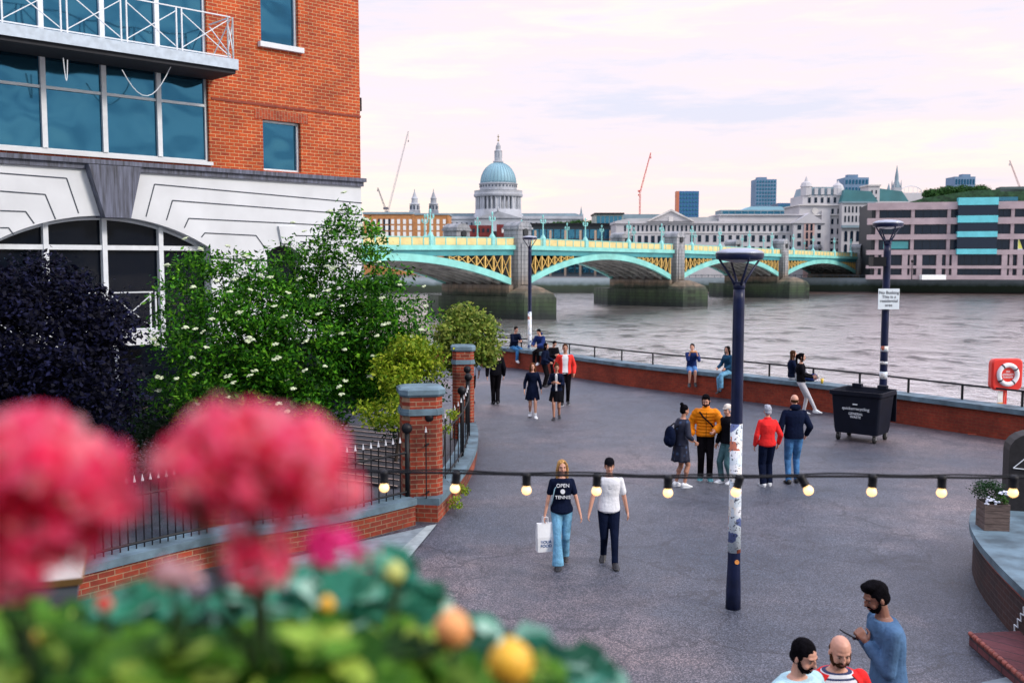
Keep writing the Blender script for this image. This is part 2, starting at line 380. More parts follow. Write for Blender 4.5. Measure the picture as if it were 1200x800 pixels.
# ------------------------------------------------------------------ river wall + railing
rw = thing('river_wall', 'long low curved red brick river wall with blue-grey stone coping', 'wall', (0, 0, 0))
WT = .82
wall_strip(offs(RWL, .03), 0, WT-.13, .5).build('brick_wall', BRICKR, rw)
wall_strip(offs(RWL, -.05), WT-.13, WT, .66, False).build('coping', COPING, rw)
rr = thing('river_railing', 'thin black handrail on short posts along the top of the river wall', 'railing')
RL = offs(RWL, .5); mb = MB(); mb.path([p+Vector((0, 0, WT+.40)) for p in RL[4:]], .028, 6); mb.build('handrail', BLACKM, rr)
acc = 0; nxt = .3
for a, b_ in zip(RL[4:-1], RL[5:]):
    l = (b_-a).length
    while nxt < acc+l:
        p = lerp(a, b_, (nxt-acc)/l); MB().bar((p.x, p.y, WT-.01), (p.x, p.y, WT+.38), .05).build('post', BLACKM, rr); nxt += 1.62
    acc += l
# ------------------------------------------------------------------ brick office building (left)
XC = (424-600)/FPX
EX = Vector((.717, .697, 0)).normalized(); EY = Vector((-EX.y, EX.x, 0)); YC = 30.0
CO = W(424, 306, YC); CO.z = 0
def F(px, py, yo=0.):                         # pixel -> (x,z) on the facade plane, yo in front (+)
    d = ray(px, py); n = EY; p0 = CO-EY*yo; t = (p0-CAM).dot(n)/d.dot(n); p = CAM+d*t; q = p-CO
    return q.dot(EX), p.z
bb = thing('brick_office_building', 'orange brick riverside office building with white stone lower storey and blue windows', 'building', CO, math.atan2(EX.y, EX.x))
XL = -22.
zled = F(424, 211)[1]; ztop = 15.5
def holes_wall(x0, x1, z0, z1, holes, dep, y=0.):
    xs = sorted(set([x0, x1]+[h[0] for h in holes]+[h[1] for h in holes])); zs = sorted(set([z0, z1]+[h[2] for h in holes]+[h[3] for h in holes]))
    mb = MB()
    for a, b_ in zip(xs[:-1], xs[1:]):
        for c, d in zip(zs[:-1], zs[1:]):
            mx_, mz = (a+b_)/2, (c+d)/2
            if any(h[0] < mx_ < h[1] and h[2] < mz < h[3] for h in holes): continue
            mb.add([(a, y, c), (b_, y, c), (b_, y, d), (a, y, d)], [(0, 1, 2, 3)])
    for h in holes:
        a, b_, c, d = h
        for q in (((a, c), (a, d)), ((b_, c), (b_, d)), ((a, c), (b_, c)), ((a, d), (b_, d))):
            (p, r), (s_, t) = q; mb.add([(p, y, r), (s_, y, t), (s_, y+dep, t), (p, y+dep, r)], [(0, 1, 2, 3)])
    mb.add([(x1, y, z0), (x1, 12, z0), (x1, 12, z1), (x1, y, z1)], [(0, 1, 2, 3)])
    mb.add([(x0, y, z1), (x1, y, z1), (x1, 12, z1), (x0, 12, z1)], [(0, 1, 2, 3)])
    mb.add([(x0, 12, z0), (x1, 12, z0), (x1, 12, z1), (x0, 12, z1)], [(0, 1, 2, 3)])
    return mb
x309, zb = F(309, 201); x353, _ = F(353, 200); zt = F(353, 144)[1]; _, zt1 = F(309, 141); zt = (zt+zt1)/2; zb = (zb+F(353, 201)[1])/2
u0, _ = F(306, 50); u1, ub = F(350, 57); ut = ub+2.15
xw1 = F(245, 150)[0]
zs0 = F(243, 190)[1]; zs1 = F(243, 97)[1]+.25
zf = F(278, 84, 1.3)[1]                      # underside of balcony
holes = [(x309, x353, zb, zt), (u0, u1, ub, ut), (XL+.5, xw1, zs0, zs1), (XL+.5, xw1, zf+.3, zf+3.6), (u0, u1, ut+1.7, ut+3.9)]
holes_wall(XL, 0, zled, ztop, holes, .22).build('brick_wall', BRICKO, bb)
# stone storey with arch
ac, az = F(124, 253); ar, asz = F(247, 291); ahw = abs(ar-ac); 
def arch_z(x):                                # circular segment arch
    rise = az-asz; Rr = (ahw**2+rise**2)/(2*rise); dx = x-ac
    return asz+math.sqrt(max(Rr*Rr-dx*dx, 0))-(Rr-rise) if abs(dx) < ahw else asz
sm = MB(); N = 28; z0f = 2.2
pts = [(ac-ahw+2*ahw*i/N, arch_z(ac-ahw+2*ahw*i/N)) for i in range(N+1)]
b0x, b0z = F(313, 303); b1x, _ = F(351, 303); bz = F(332, 288)[1]; bz0 = F(332, 303)[1]-1.0
bcx = (b0x+b1x)/2; bhw = (b1x-b0x)/2; bsz = bz-.33
bpts = [(bcx-bhw*math.cos(math.pi*i/12), bsz+.33*math.sin(math.pi*i/12)) for i in range(13)]
def face(o): sm.add([(x, 0, z) for x, z in o], [tuple(range(len(o)))])
zl = zled-.20
for a, b_ in zip(pts[:-1], pts[1:]): face([a, b_, (b_[0], zl), (a[0], zl)]); sm.add([(a[0], 0, a[1]), (b_[0], 0, b_[1]), (b_[0], .45, b_[1]), (a[0], .45, a[1])], [(0, 1, 2, 3)])
face([(XL, z0f-3), (ac-ahw, z0f-3), (ac-ahw, zl), (XL, zl)])
face([(ac+ahw, z0f-3), (b0x, z0f-3), (b0x, zl), (ac+ahw, zl)])
face([(b1x, z0f-3), (0, z0f-3), (0, zl), (b1x, zl)])
for a, b_ in zip(bpts[:-1], bpts[1:]): face([a, b_, (b_[0], zl), (a[0], zl)]); sm.add([(a[0], 0, a[1]), (b_[0], 0, b_[1]), (b_[0], .3, b_[1]), (a[0], .3, a[1])], [(0, 1, 2, 3)])
face([(b0x, z0f-3), (b1x, z0f-3), (b1x, bz0), (b0x, bz0)])
face([(ac-ahw, z0f-3), (ac+ahw, z0f-3), (ac+ahw, z0f), (ac-ahw, z0f)])
for x in (ac-ahw, ac+ahw): sm.add([(x, 0, z0f), (x, .45, z0f), (x, .45, asz), (x, 0, asz)], [(0, 1, 2, 3)])
sm.add([(0, 0, -1), (0, 12, -1), (0, 12, zl), (0, 0, zl)], [(0, 1, 2, 3)])
sm.build('stone_wall', NEARSTONE, bb)
# grooves cut in the stonework
GRV = mat('groove_shadow_joint', (.05, .06, .08), .9)
def gl(pp):
    gm = MB(); P = [F(*p) for p in pp]
    for a, b_ in zip(P[:-1], P[1:]): gm.bar((a[0], -.001, a[1]), (b_[0], -.001, b_[1]), .015, .03)
    gm.build('stone_joint', GRV, bb)
for L in ([(171, 254), (181, 216), (424, 238)], [(195, 258), (202, 235), (424, 252)], [(216, 267), (221, 256), (424, 266)], [(236, 278), (240, 273), (300, 276), (310, 290)],
          [(92, 250), (78, 209), (0, 203)], [(65, 257), (53, 228), (0, 224)], [(40, 262), (30, 248), (0, 247)], [(345, 276), (424, 278)], [(16, 275), (10, 267), (0, 267)], [(352, 283), (424, 290)],
          [(240, 302), (424, 310)], [(260, 330), (424, 334)], [(260, 360), (424, 362)]): gl(L)
lm = MB(); lm.b2(XL, .05, -.08, .3, zl, zled-.07); lm.b2(XL, .10, -.16, .3, zled-.07, zled+.04); lm.build('ledge', LEADD, bb)
k = [F(98, 187), F(160, 192), F(148, 254), F(118, 253)]
MB().prism([(k[0][0], zled-.1), (k[1][0], zled-.1), (k[2][0], az-.05), (k[3][0], az-.05)], -.3, .3).build('keystone', LEADD, bb)
k = [F(325, 265), F(346, 265), F(343, 285), F(329, 285)]
MB().prism(k, -.08, .2).build('keystone', NEARSTONE, bb)
mb = MB(); mb.b2(xw1+.08, .02, -.02, .2, F(424, 138.5)[1], F(424, 136)[1]); mb.build('brick_band', mat('brown_band_brick', (.2, .04, .02), .8), bb)
mb = MB(); mb.b2(x309-.25, x353+.25, -.012, .1, zt, zt+.28); mb.build('brick_lintel', SOLDIER, bb)
def window(x0, x1, z0, z1, y=.18, mull=(), trans=(), g=GLB, fw=.06, name='window'):
    fr = MB()
    fr.b2(x0, x0+fw, y-.06, y+.02, z0, z1); fr.b2(x1-fw, x1, y-.06, y+.02, z0, z1)
    fr.b2(x0+fw, x1-fw, y-.06, y+.02, z0, z0+fw); fr.b2(x0+fw, x1-fw, y-.06, y+.02, z1-fw, z1)
    for m_ in mull: fr.b2(m_-.06, m_+.06, y-.09, y+.02, z0+fw, z1-fw)
    for t in trans: fr.b2(x0+fw, x1-fw, y-.05, y+.02, t-.035, t+.035)
    f = fr.build(name, FRAMEW, bb)
    xs = [x0+fw]+list(mull)+[x1-fw]; zs = [z0+fw]+list(trans)+[z1-fw]
    for a, b_ in zip(xs[:-1], xs[1:]):
        for c, d in zip(zs[:-1], zs[1:]): 
            MB().b2(a, b_, y, y+.02+random.uniform(0, .004), c, d).build('pane', g, f)
    return f
window(x309, x353, zb, zt); window(u0, u1, ub, ut); window(u0, u1, ut+1.7, ut+3.9)
MB().b2(u0-.1, u1+.1, -.14, .1, ub-.14, ub).build('window_sill', NEARSTONE, bb)
mx3 = [F(p, 150)[0] for p in (-15, 54, 125, 189)]; pw = mx3[2]-mx3[1]
mulls = [mx3[1]-pw*i for i in (6, 5, 4, 3, 2, 1)]+mx3[1:]
mulls = [m_ for m_ in mulls if m_ > XL+1]
ztr = F(128, 110)[1]
window(XL+.5, xw1, zs0, zs1, .16, mulls, (ztr,)); window(XL+.5, xw1, zf+.3, zf+3.6, .16, mulls, (zf+2.7,))
MB().b2(XL, xw1+.05, -.1, .15, zs0-.09, zs0).build('window_sill', NEARSTONE, bb)
# arched window
y = .4; f = MB(); am = [F(p, 330)[0] for p in (60, 129, 195)]
tz = F(129, 290)[1]
for m_ in am: f.b2(m_-.06, m_+.06, y-.16, y, z0f, arch_z(m_)-.005)
f.b2(ac-ahw, ac+ahw, y-.13, y, tz-.06, tz+.06)
f.path([(x, y-.06, z-.05) for x, z in pts], .05, 6); f = f.build('arched_window', FRAMEW, bb)
g = MB(); 
for a, b_ in zip(pts[:-1], pts[1:]): g.add([(a[0], y, z0f), (b_[0], y, z0f), (b_[0], y, b_[1]), (a[0], y, a[1])], [(0, 1, 2, 3)])
g.build('pane', GLD, f)
MB().add([(x, .25, z) for x, z in bpts]+[(b1x, .25, bz0), (b0x, .25, bz0)], [tuple(range(15))]).build('arched_window', GLD, bb)
def xrail(x0, x1, y, z, h, n, root, m):
    pair = []
    for i in range(n+1):
        x = lerp(x0, x1, i/n)
        for dx in (-.07, .07): root.bar((x+dx, y, z), (x+dx, y, z+h), .035)
    for i in range(n):
        a = lerp(x0, x1, i/n)+.08; b_ = lerp(x0, x1, (i+1)/n)-.08
        root.bar((a, y, z+.1), (b_, y, z+h-.1), .022); root.bar((a, y+.02, z+h-.1), (b_, y+.02, z+.1), .022)
    for zz in (.04, h-.0, ): root.bar((x0, y, z+zz), (x1, y, z+zz), .03)
# dark undercroft below the stone storey
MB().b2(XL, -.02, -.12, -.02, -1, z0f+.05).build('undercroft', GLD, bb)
# upper balcony
xbr = F(278, 80, 1.3)[0]
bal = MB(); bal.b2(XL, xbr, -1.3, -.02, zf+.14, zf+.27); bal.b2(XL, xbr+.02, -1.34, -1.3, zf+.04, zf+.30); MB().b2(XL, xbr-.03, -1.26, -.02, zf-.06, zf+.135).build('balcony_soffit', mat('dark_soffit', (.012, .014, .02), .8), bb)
bal.b2(xbr, xbr+.04, -1.3, -.02, zf+.04, zf+.3); bal.build('balcony', mat('pale_balcony_steel', (.42, .5, .58), .5, var=.15), bb)
xr = MB(); xrail(xbr-.15-1.38*9, xbr-.12, -1.2, zf+.32, 1.05, 9, xr, None); xrail(xbr-.12, xbr-.12, -1.2, zf+.32, 1.05, 1, xr, None)
xr.bar((xbr-.12, -1.2, zf+1.36), (xbr-.12, -.1, zf+1.36), .03); xr.bar((xbr-.12, -1.2, zf+.4), (xbr-.12, -.1, zf+1.3), .022); xr.bar((xbr-.12, -.1, zf+.4), (xbr-.12, -1.2, zf+1.3), .022)
xr.build('balcony_railing', FRAMEW, bb)
for (p, q, r_) in (((143, 82), (172, 116), (200, 78)), ((74, 68), (78, 90), (79, 70))):
    A = F(*p, 1.0); B = F(*q, 1.); C_ = F(*r_, 1.)
    MB().path([(lerp(lerp(A[0], B[0], t), lerp(B[0], C_[0], t), t), -1.0, lerp(lerp(A[1], B[1], t), lerp(B[1], C_[1], t), t)-.3*math.sin(t*3.14)) for t in [i/10 for i in range(11)]], .012, 5).build('hanging_cable', FRAMEW, bb)
xl0 = F(60, 390, .9)[0]; xl1 = F(186, 390, .9)[0]; zl0 = F(150, 388, .9)[1]
MB().b2(xl0-3, xl1, -.95, -.01, zl0-.35, zl0).build('balcony', NEARSTONE, bb)
xr = MB(); xrail(xl0-2.9, xl1-.1, -.85, zl0, .95, 5, xr, None); xr.build('balcony_railing', FRAMEW, bb)
p = F(424, 165); MB().b2(.0, .14, .1, .25, p[1]+.9, p[1]+1.3).box((.07, .2, p[1]+1.5), (.1, .1, .2)).build('wall_lamp', BLACKM, bb)
# pipes / posts in the dark garden
tag(MB().tube(G(141, 545)+Vector((0, 0, 0)), G(141, 545)+Vector((0, 0, 2.6)), .05).build('garden_post', FRAMEW), 'thin white metal post under the dark purple tree', 'post')
# ------------------------------------------------------------------ near piers, garden wall, fences
def cyl_line(pp): return smoothline([G(*p) for p in pp], .3)
def pier(px, py, top, wpx, rz, label):
    b = G(px, py); wd = wpx/FPX*b.y; h = W(px, top, b.y).z
    t = thing('brick_pier', label, 'pier', b, rz)
    mb = MB(); c = wd*.17; hw = wd/2
    o = [(-hw+c, -hw), (hw-c, -hw), (hw, -hw+c), (hw, hw-c), (hw-c, hw), (-hw+c, hw), (-hw, hw-c), (-hw, -hw+c)]
    mb.slab(o, 0, h-.15); mb.build('brick_shaft', BRICKP, t)
    sc = lambda k: [(x*k, y*k) for x, y in o]
    MB().slab(sc(1.09), h-.47, h-.40).slab(sc(1.05), h-.40, h-.36).build('stone_band', COPING, t)
    cp = MB(); cp.rings([[(x*k, y*k, z) for x, y in o] for k, z in ((1.06, h-.15), (1.15, h-.11), (1.15, h-.03), (1.02, h), (.2, h+.02))]); cp.build('cap_stone', COPING, t)
    return t
pier(494, 603, 452, 47, R(12), 'tall brick gate pier with blue-grey cap, nearest the string lights')
pier(543, 512, 404, 25, R(5), 'farther brick pier with pale grey cap in front of the yellow-green bush')
pier(253, 640, 500, 34, R(15), 'brick pier low behind the large pink flower')
gw = thing('garden_wall', 'low red brick garden wall with blue-grey coping, straight run left of the near pier', 'wall')
L1 = cyl_line([(-40, 738), (100, 703), (250, 664), (400, 637), (487, 615)])
wall_strip(L1, 0, .36, .42).build('brick_wall', BRICKW, gw); wall_strip(offs(L1, -.04), .36, .47, .5, False).build('coping', COPING, gw)
gw2 = thing('garden_wall', 'curved low brick wall with stone coping between the two gate piers', 'wall')
L2 = cyl_line([(513, 612), (527, 596), (546, 570), (557, 545), (559, 525), (556, 512)])
wall_strip(L2, 0, .3, .4).build('brick_wall', BRICKW, gw2); wall_strip(offs(L2, -.03), .3, .42, .46, False).build('coping', COPING, gw2)
def fence(L, z, h, n, label, spear=True, mtip=None, posts=()):
    t = thing('iron_fence', label, 'fence'); mb = MB()
    up = Vector((0, 0, 1)); tips = MB()
    for zz in (.08, h*.8): mb.path([p+up*(z+zz) for p in L], .02, 6)
    tot = sum((b_-a).length for a, b_ in zip(L[:-1], L[1:])); acc = 0; k = 0
    for a, b_ in zip(L[:-1], L[1:]):
        l = (b_-a).length
        while k <= n and k/n*tot <= acc+l+1e-5:
            p = lerp(a, b_, (k/n*tot-acc)/l)
            mb.tube(p+up*z, p+up*(z+h), .011, n=5)
            tips.tube(p+up*(z+h), p+up*(z+h+.1), .022, .002, n=5)
            k += 1
        acc += l
    mb.build('rails', BLACKM, t); tips.build('spearheads', mtip or BLACKM, t, label='pale grey spear tips')
    for q in posts:
        p = lerp(L[0], L[-1], q) if q in (0, 1) else L[int(q*(len(L)-1))]
        pm = MB(); pm.tube(p+up*z, p+up*(z+h+.15), .04, n=10); pm.ell(p+up*(z+h+.23), (.095, .095, .095), 12); pm.build('post', BLACKM, t, True)
    return t
TIP = mat('pale_spear_tips', (.6, .62, .66), .4)
L1b = offs(L1, .2); i0 = [i for i, p in enumerate(L1b)]
def cut(L, pxa, pxb): return [p for p in L if pxa <= 600+FPX*p.x/(p.y) <= pxb]
fence(cut(L1b, 268, 480), .47, .95, 18, 'black iron fence with pale spear tips between near pier and flowers', mtip=TIP, posts=(1,))
fence(cut(L1b, 60, 236), .47, .95, 16, 'black iron fence seen under the left pink flower', mtip=TIP, posts=(0,))
L2b = offs(L2, .2)
fence(L2b, .42, 1.15, 16, 'black iron fence panel with ball finials between the two brick piers', mtip=TIP, posts=(.05, .45, .75, .93))
# garden floor: stepped deck with pale nosings
def mat_deck():
    m, nt, b = newmat('garden_steps'); v = coords(nt); wv = nd(nt, 'ShaderNodeTexWave'); nt.links.new(v, wv.inputs['Vector']); wv.bands_direction = 'Y'
    wv.inputs['Scale'].default_value = .33; wv.inputs['Distortion'].default_value = .15
    nt.links.new(ramp(nt, wv.outputs['Color'], [(.0, (.014, .013, .016)), (.90, (.02, .018, .02)), (.94, (.30, .22, .2)), (1, (.38, .28, .26))]), b.inputs['Base Color']); b.inputs['Roughness'].default_value = .8; return m
st = MB(); SDK = mat('dark_slate_step', (.025, .025, .032), .7); NOS = mat('pale_step_nosing', (.42, .32, .28), .7)
stp = thing('garden_steps', 'dark garden steps with pale nosings behind the iron fence', 'steps', G(430, 585)+Vector((.2, 1.0, 0)), R(-28))
for i in range(12):
    MB().b2(-5.5-i*.2, .3-i*.25, i*.42, i*.42+.41, 0, .05+i*.012).build('step', SDK, stp)
    MB().b2(-5.5-i*.2, .3-i*.25, i*.42-.006, i*.42+.035, .052+i*.012, .062+i*.012).build('nosing', NOS, stp)
# drain slabs beside wall
SLB = mat('pale_paving_slab', (.20, .25, .28), .7, var=.3, sc=4, bs=.2)
a, b_, c, d = G(505, 616), G(430, 700), G(395, 690), G(392, 640)
o = quadsheet('paving_slabs', [G(506, 616), G(440, 690), G(300, 760), G(280, 668), G(395, 641)], .012, SLB)
o = quadsheet('kerb_strip', [G(512, 615), G(500, 617), G(420, 690), G(450, 690)], .02, mat('pale_kerb_stone', (.30, .35, .36), .7, var=.2))

# unseen pub behind the viewpoint, added and sized to shade the near ground
pub = thing('unseen_shading_pub', 'unseen dark brick pub added behind the flower balcony to shade the ground', 'building', (0, -6.5, 0))
MB().b2(-26, 26, -9, 0, 0, 7.6).build('wall', BRICKD, pub); MB().prism([(-26.5, 7.6), (26.5, 7.6), (22, 9.5), (-22, 9.5)], -9, .3).build('roof', LEADD, pub)
for i in range(9): MB().b2(-22+i*5, -20.4+i*5, .0, .06, 5.2, 7.4).build('window', GLD, pub)
# ------------------------------------------------------------------ the arched bridge
TEAL = mat('turquoise_bridge_paint', (.17, .47, .43), .5, var=.2, sc=.3)
TEALD = mat('dark_turquoise_paint', (.03, .20, .22), .5, var=.2, sc=.3)
YEL = mat('cream_yellow_paint', (.56, .45, .20), .6, var=.15, sc=.5)
OCH = mat('ochre_spandrel_paint', (.55, .36, .10), .6, var=.2, sc=.5)
RIB = mat('grey_rib_steel', (.16, .17, .16), .7, var=.4, sc=.3)
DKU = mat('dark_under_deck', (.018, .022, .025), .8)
def mat_pier():
    m, nt, b = newmat('bridge_granite'); v = coords(nt); g = nd(nt, 'ShaderNodeSeparateXYZ'); nt.links.new(v, g.inputs[0])
    n = noise(nt, v, .35, 6); mr = nd(nt, 'ShaderNodeMapRange'); mr.inputs[1].default_value = 0; mr.inputs[2].default_value = 20; nt.links.new(g.outputs[2], mr.inputs[0])
    ad = nd(nt, 'ShaderNodeMath', operation='MULTIPLY_ADD'); nt.links.new(n, ad.inputs[0]); ad.inputs[1].default_value = .16; nt.links.new(mr.outputs[0], ad.inputs[2])
    c = ramp(nt, ad.outputs[0], [(.10, (.012, .02, .018)), (.22, (.03, .055, .022)), (.31, (.06, .075, .05)), (.36, (.20, .15, .10)), (.50, (.20, .21, .21)), (.9, (.30, .32, .34))])
    st = coords(nt, 'Object', (1, 1, .12)); c = mix(nt, .75, c, ramp(nt, noise(nt, st, .7, 5), [(.35, (.35, .4, .45)), (.6, (1.15, 1.1, 1.1))]), 'MULTIPLY')
    sx = nd(nt, 'ShaderNodeCombineXYZ'); ad2 = nd(nt, 'ShaderNodeMath', operation='ADD'); nt.links.new(g.outputs[0], ad2.inputs[0]); nt.links.new(g.outputs[1], ad2.inputs[1]); nt.links.new(ad2.outputs[0], sx.inputs[0]); nt.links.new(g.outputs[2], sx.inputs[1])
    bt = nd(nt, 'ShaderNodeTexBrick'); nt.links.new(sx.outputs[0], bt.inputs['Vector']); bt.inputs['Scale'].default_value = 1; bt.inputs['Brick Width'].default_value = 1.8; bt.inputs['Row Height'].default_value = .8; bt.inputs['Mortar Size'].default_value = .05
    bt.inputs['Color1'].default_value = (1, 1, 1, 1); bt.inputs['Color2'].default_value = (.85, .85, .85, 1); bt.inputs['Mortar'].default_value = (.35, .35, .35, 1)
    c = mix(nt, .8, c, bt.outputs['Color'], 'MULTIPLY'); nt.links.new(c, b.inputs['Base Color']); b.inputs['Roughness'].default_value = .8; return m
GRAN = mat_pier()
br = thing('arch_bridge', 'turquoise and yellow steel arch road bridge on granite piers crossing the river', 'bridge', (1.6, 190, WATERZ), math.atan2(.8, .6))
BW = 17.
PX = [-72, 0, 65, 133.6, 206]
TOPX = [(-90, 14.5), (0, 15.5), (65, 15.2), (134, 14.6), (206, 14.0), (240, 13.8)]
def top(x): return float(np.interp(x, [a for a, _ in TOPX], [b for _, b in TOPX]))
PWD = 4.2
for i in range(4):
    x0 = PX[i]+(3.0 if i else 2.6); x1 = PX[i+1]-3.0; xm = (x0+x1)/2; hl = (x1-x0)/2; zc = (top(xm)-3.9); zs = 6.6
    K = 26
    def az_(x, r=0): return zs+(zc-zs)*(1-((x-xm)/hl)**2)
    XS = [lerp(x0, x1, k/K) for k in range(K+1)]
    for y, w_ in [(.3, .7), (BW-.3, .7)]:
        mb = MB()
        for a, b_ in zip(XS[:-1], XS[1:]):
            mb.add([(a, y-w_/2, az_(a)-.1), (b_, y-w_/2, az_(b_)-.1), (b_, y-w_/2, az_(b_)+1.15), (a, y-w_/2, az_(a)+1.15),
                    (a, y+w_/2, az_(a)-.1), (b_, y+w_/2, az_(b_)-.1), (b_, y+w_/2, az_(b_)+1.15), (a, y+w_/2, az_(a)+1.15)], [(0, 1, 2, 3), (7, 6, 5, 4), (0, 4, 5, 1), (3, 2, 6, 7)])
        mb.build('arch_ring', TEAL, br)
    for j in range(1, 7):
        y = BW*j/7; mb = MB()
        for a, b_ in zip(XS[:-1:2], XS[2::2]): mb.bar((a, y, az_(a)+.3), (b_, y, az_(b_)+.3), .35, 1.0)
        mb.build('arch_rib', RIB, br)
    mb = MB()
    for a in XS[1:-1:2]: mb.bar((a, .6, az_(a)+.1), (a, BW-.6, az_(a)+.1), .3)
    for n_, a in enumerate(XS[1:-3:2]):
        b_ = XS[1:-1:2][n_+1]
        for j in range(0, 7): mb.bar((a, BW*j/7+.3, az_(a)+.2), (b_, BW*(j+1)/7-.3, az_(b_)+.2), .16)
    mb.build('cross_bracing', RIB, br)
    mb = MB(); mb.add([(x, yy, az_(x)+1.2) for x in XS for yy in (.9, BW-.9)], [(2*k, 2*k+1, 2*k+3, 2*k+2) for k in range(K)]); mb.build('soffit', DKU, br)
    for y in (.28, BW-.28):
        mb = MB(); n_ = 26; prev = None
        for k in range(n_+1):
            if k == n_//2: mb.build('spandrel', OCH, br); mb = MB(); prev = None
            x = lerp(x0, x1, k/n_); zt_ = top(x)-3.3; zb_ = az_(x)+1.1
            if zt_-zb_ > .35:
                mb.bar((x, y, zb_), (x, y, zt_), .32)
                if prev is not None:
                    mb.bar((prev[0], y, prev[1]), (x, y, zt_), .12); mb.bar((prev[0], y, zt_), (x, y, zb_), .12)
                prev = (x, zb_)
            else: prev = None
        mb.build('spandrel', OCH, br)
def runbox(name, y0, y1, dz0, dz1, m, xa=-88, xb=232, brk=False):
    mb = MB()
    xs = [xa]+[x for x in PX if xa < x < xb]+[xb]
    for a, b_ in zip(xs[:-1], xs[1:]):
        a2, b2_ = (a+2.05 if a in PX else a), (b_-2.05 if b_ in PX else b_)
        if not brk: a2, b2_ = a, b_
        mb.add([(a2, y0, top(a)+dz0), (b2_, y0, top(b_)+dz0), (b2_, y0, top(b_)+dz1), (a2, y0, top(a)+dz1), (a2, y1, top(a)+dz0), (b2_, y1, top(b_)+dz0), (b2_, y1, top(b_)+dz1), (a2, y1, top(a)+dz1)],
               [(0, 1, 2, 3), (7, 6, 5, 4), (0, 4, 5, 1), (3, 2, 6, 7), (0, 3, 7, 4), (1, 5, 6, 2)])
    return mb.build(name, m, br)
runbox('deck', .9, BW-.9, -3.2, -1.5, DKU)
for s_, (a, b_) in enumerate([(0, .8), (BW-.8, BW)]):
    q = -1 if s_ == 0 else 1
    f0 = lambda u, v: (min(a+q*u, b_+q*u), max(a+q*v, b_+q*v))
    runbox('fascia_beam', a, b_, -3.35, -2.3, TEALD, brk=True)
    y0_, y1_ = (a-.5, b_) if s_ == 0 else (a, b_+.5)
    runbox('cornice', y0_, y1_, -2.28, -1.45, TEAL, brk=True)
    y0_, y1_ = (a-.02, a+.25) if s_ == 0 else (b_-.25, b_+.02)
    runbox('parapet_panel', y0_, y1_, -1.43, -.16, YEL, brk=True)
    runbox('parapet_rail', y0_-.08, y1_+.08, -.15, 0, TEAL, brk=True)
    mb = MB()
    for x in np.arange(-86, 230, 2.9): mb.b2(x, x+.28, y0_-.06, y1_+.06, top(x)-1.42, top(x)-.14)
    mb.build('parapet_post', TEAL, br)
    for i in range(4):
        for fr in (.12, .36, .64, .88):
            x = lerp(PX[i], PX[i+1], fr); z = top(x); yy = (y0_+y1_)/2; mb = MB()
            mb.lathe([(.6, z-1.5), (.62, z+.1), (.36, z+.5), (.18, z+.8), (.11, z+3.4), (.07, z+4.1)], (x, yy, 0), 8)
            mb.bar((x-.75, yy, z+3.1), (x+.75, yy, z+3.1), .12)
            for dx, dz in ((-.75, 3.1), (.75, 3.1), (0, 4.0)): mb.lathe([(.06, z+dz), (.17, z+dz+.2), (.2, z+dz+.55), (.06, z+dz+.7), (.02, z+dz+.85)], (x+dx, yy, 0), 8)
            mb.build('lamp_standard', mat('pale_turquoise_paint', (.20, .50, .48), .5), br)
for i, x in enumerate(PX[1:], 1):
    last = i == 4
    mb = MB(); xl = x-3.0
    if not last:
        mb.slab([(x-4.6, 0), (x+4.6, 0), (x+4.2, -4), (x, -8.5), (x-4.2, -4)][::-1], -1, 4.2)
        mb.b2(x-4.6, x+4.6, 0, BW, -1, 4.2); mb.slab([(x-4.6, BW), (x+4.6, BW), (x, BW+7)], -1, 4.2)
        mb.rings([[(x+a*s_, -2+b_*s_, z) for a, b_ in ((4.4, 2), (4, -2), (0, -6.2), (-4, -2), (-4.4, 2))] for s_, z in ((1, 4.2), (.95, 4.9), (.5, 6.0), (.2, 6.4))])
        mb.b2(x-3.6, x+3.6, 0.01, BW-.01, 4.2, 6.5)
    else: mb.b2(x-3., x+9, 0.01, BW-.01, -1, 12)
    mb.b2(x-3., x+3., .3, BW-.3, 6.5, top(x)-2)
    mb.build('granite_pier', GRAN, br)
    for y in (-.6, BW-2.2):
        mb = MB(); z = top(x); mb.b2(x-PWD/2, x+PWD/2, y-.5, y+3, 4.4, z+1.6)
        mb.b2(x-PWD/2-.25, x+PWD/2+.25, y-.75, y+3.2, z+1.6, z+2.0)
        mb.prism([(x+PWD/2*math.cos(math.pi*k/10)*1.02, z+2.0+1.1*math.sin(math.pi*k/10)) for k in range(11)], y-.6, y+3.1)
        mb.b2(x-1.3, x+1.3, y-.72, y-.4, 6.5, z-1.2)
        t = mb.build('turret', GRAN, br)
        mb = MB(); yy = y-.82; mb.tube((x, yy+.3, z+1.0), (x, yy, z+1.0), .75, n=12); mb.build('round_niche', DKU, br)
# ------------------------------------------------------------------ the far bank city
def sz(px, Y): return px*Y/FPX
def panes(root, x0, x1, z0, z1, nx, nz, m, wf=.5, hf=.6, y=-.06, name='window', depth=.1, cap=96, arch=False):
    """rows of window panes set in the front (y=0) of a building, each its own part"""
    sx, szz = (x1-x0)/nx, (z1-z0)/nz; w_, h_ = sx*wf, szz*hf
    mb = MB()
    if arch: mb.prism([(-w_/2, -h_/2), (w_/2, -h_/2), (w_/2, h_/2-w_/2)]+[(w_/2*math.cos(a), h_/2-w_/2+w_/2*math.sin(a)) for a in (.5, 1.05, 1.57, 2.1, 2.64)]+[(-w_/2, h_/2-w_/2)], -depth/2, depth/2)
    else: mb.b2(-w_/2, w_/2, -depth/2, depth/2, -h_/2, h_/2)
    first = None
    for i in range(nx):
        for k in range(nz):
            loc = (x0+sx*(i+.5), y, z0+szz*(k+.5))
            if first is None: first = mb.build(name, m, root, loc=loc)
            else: clone(first, loc, root)
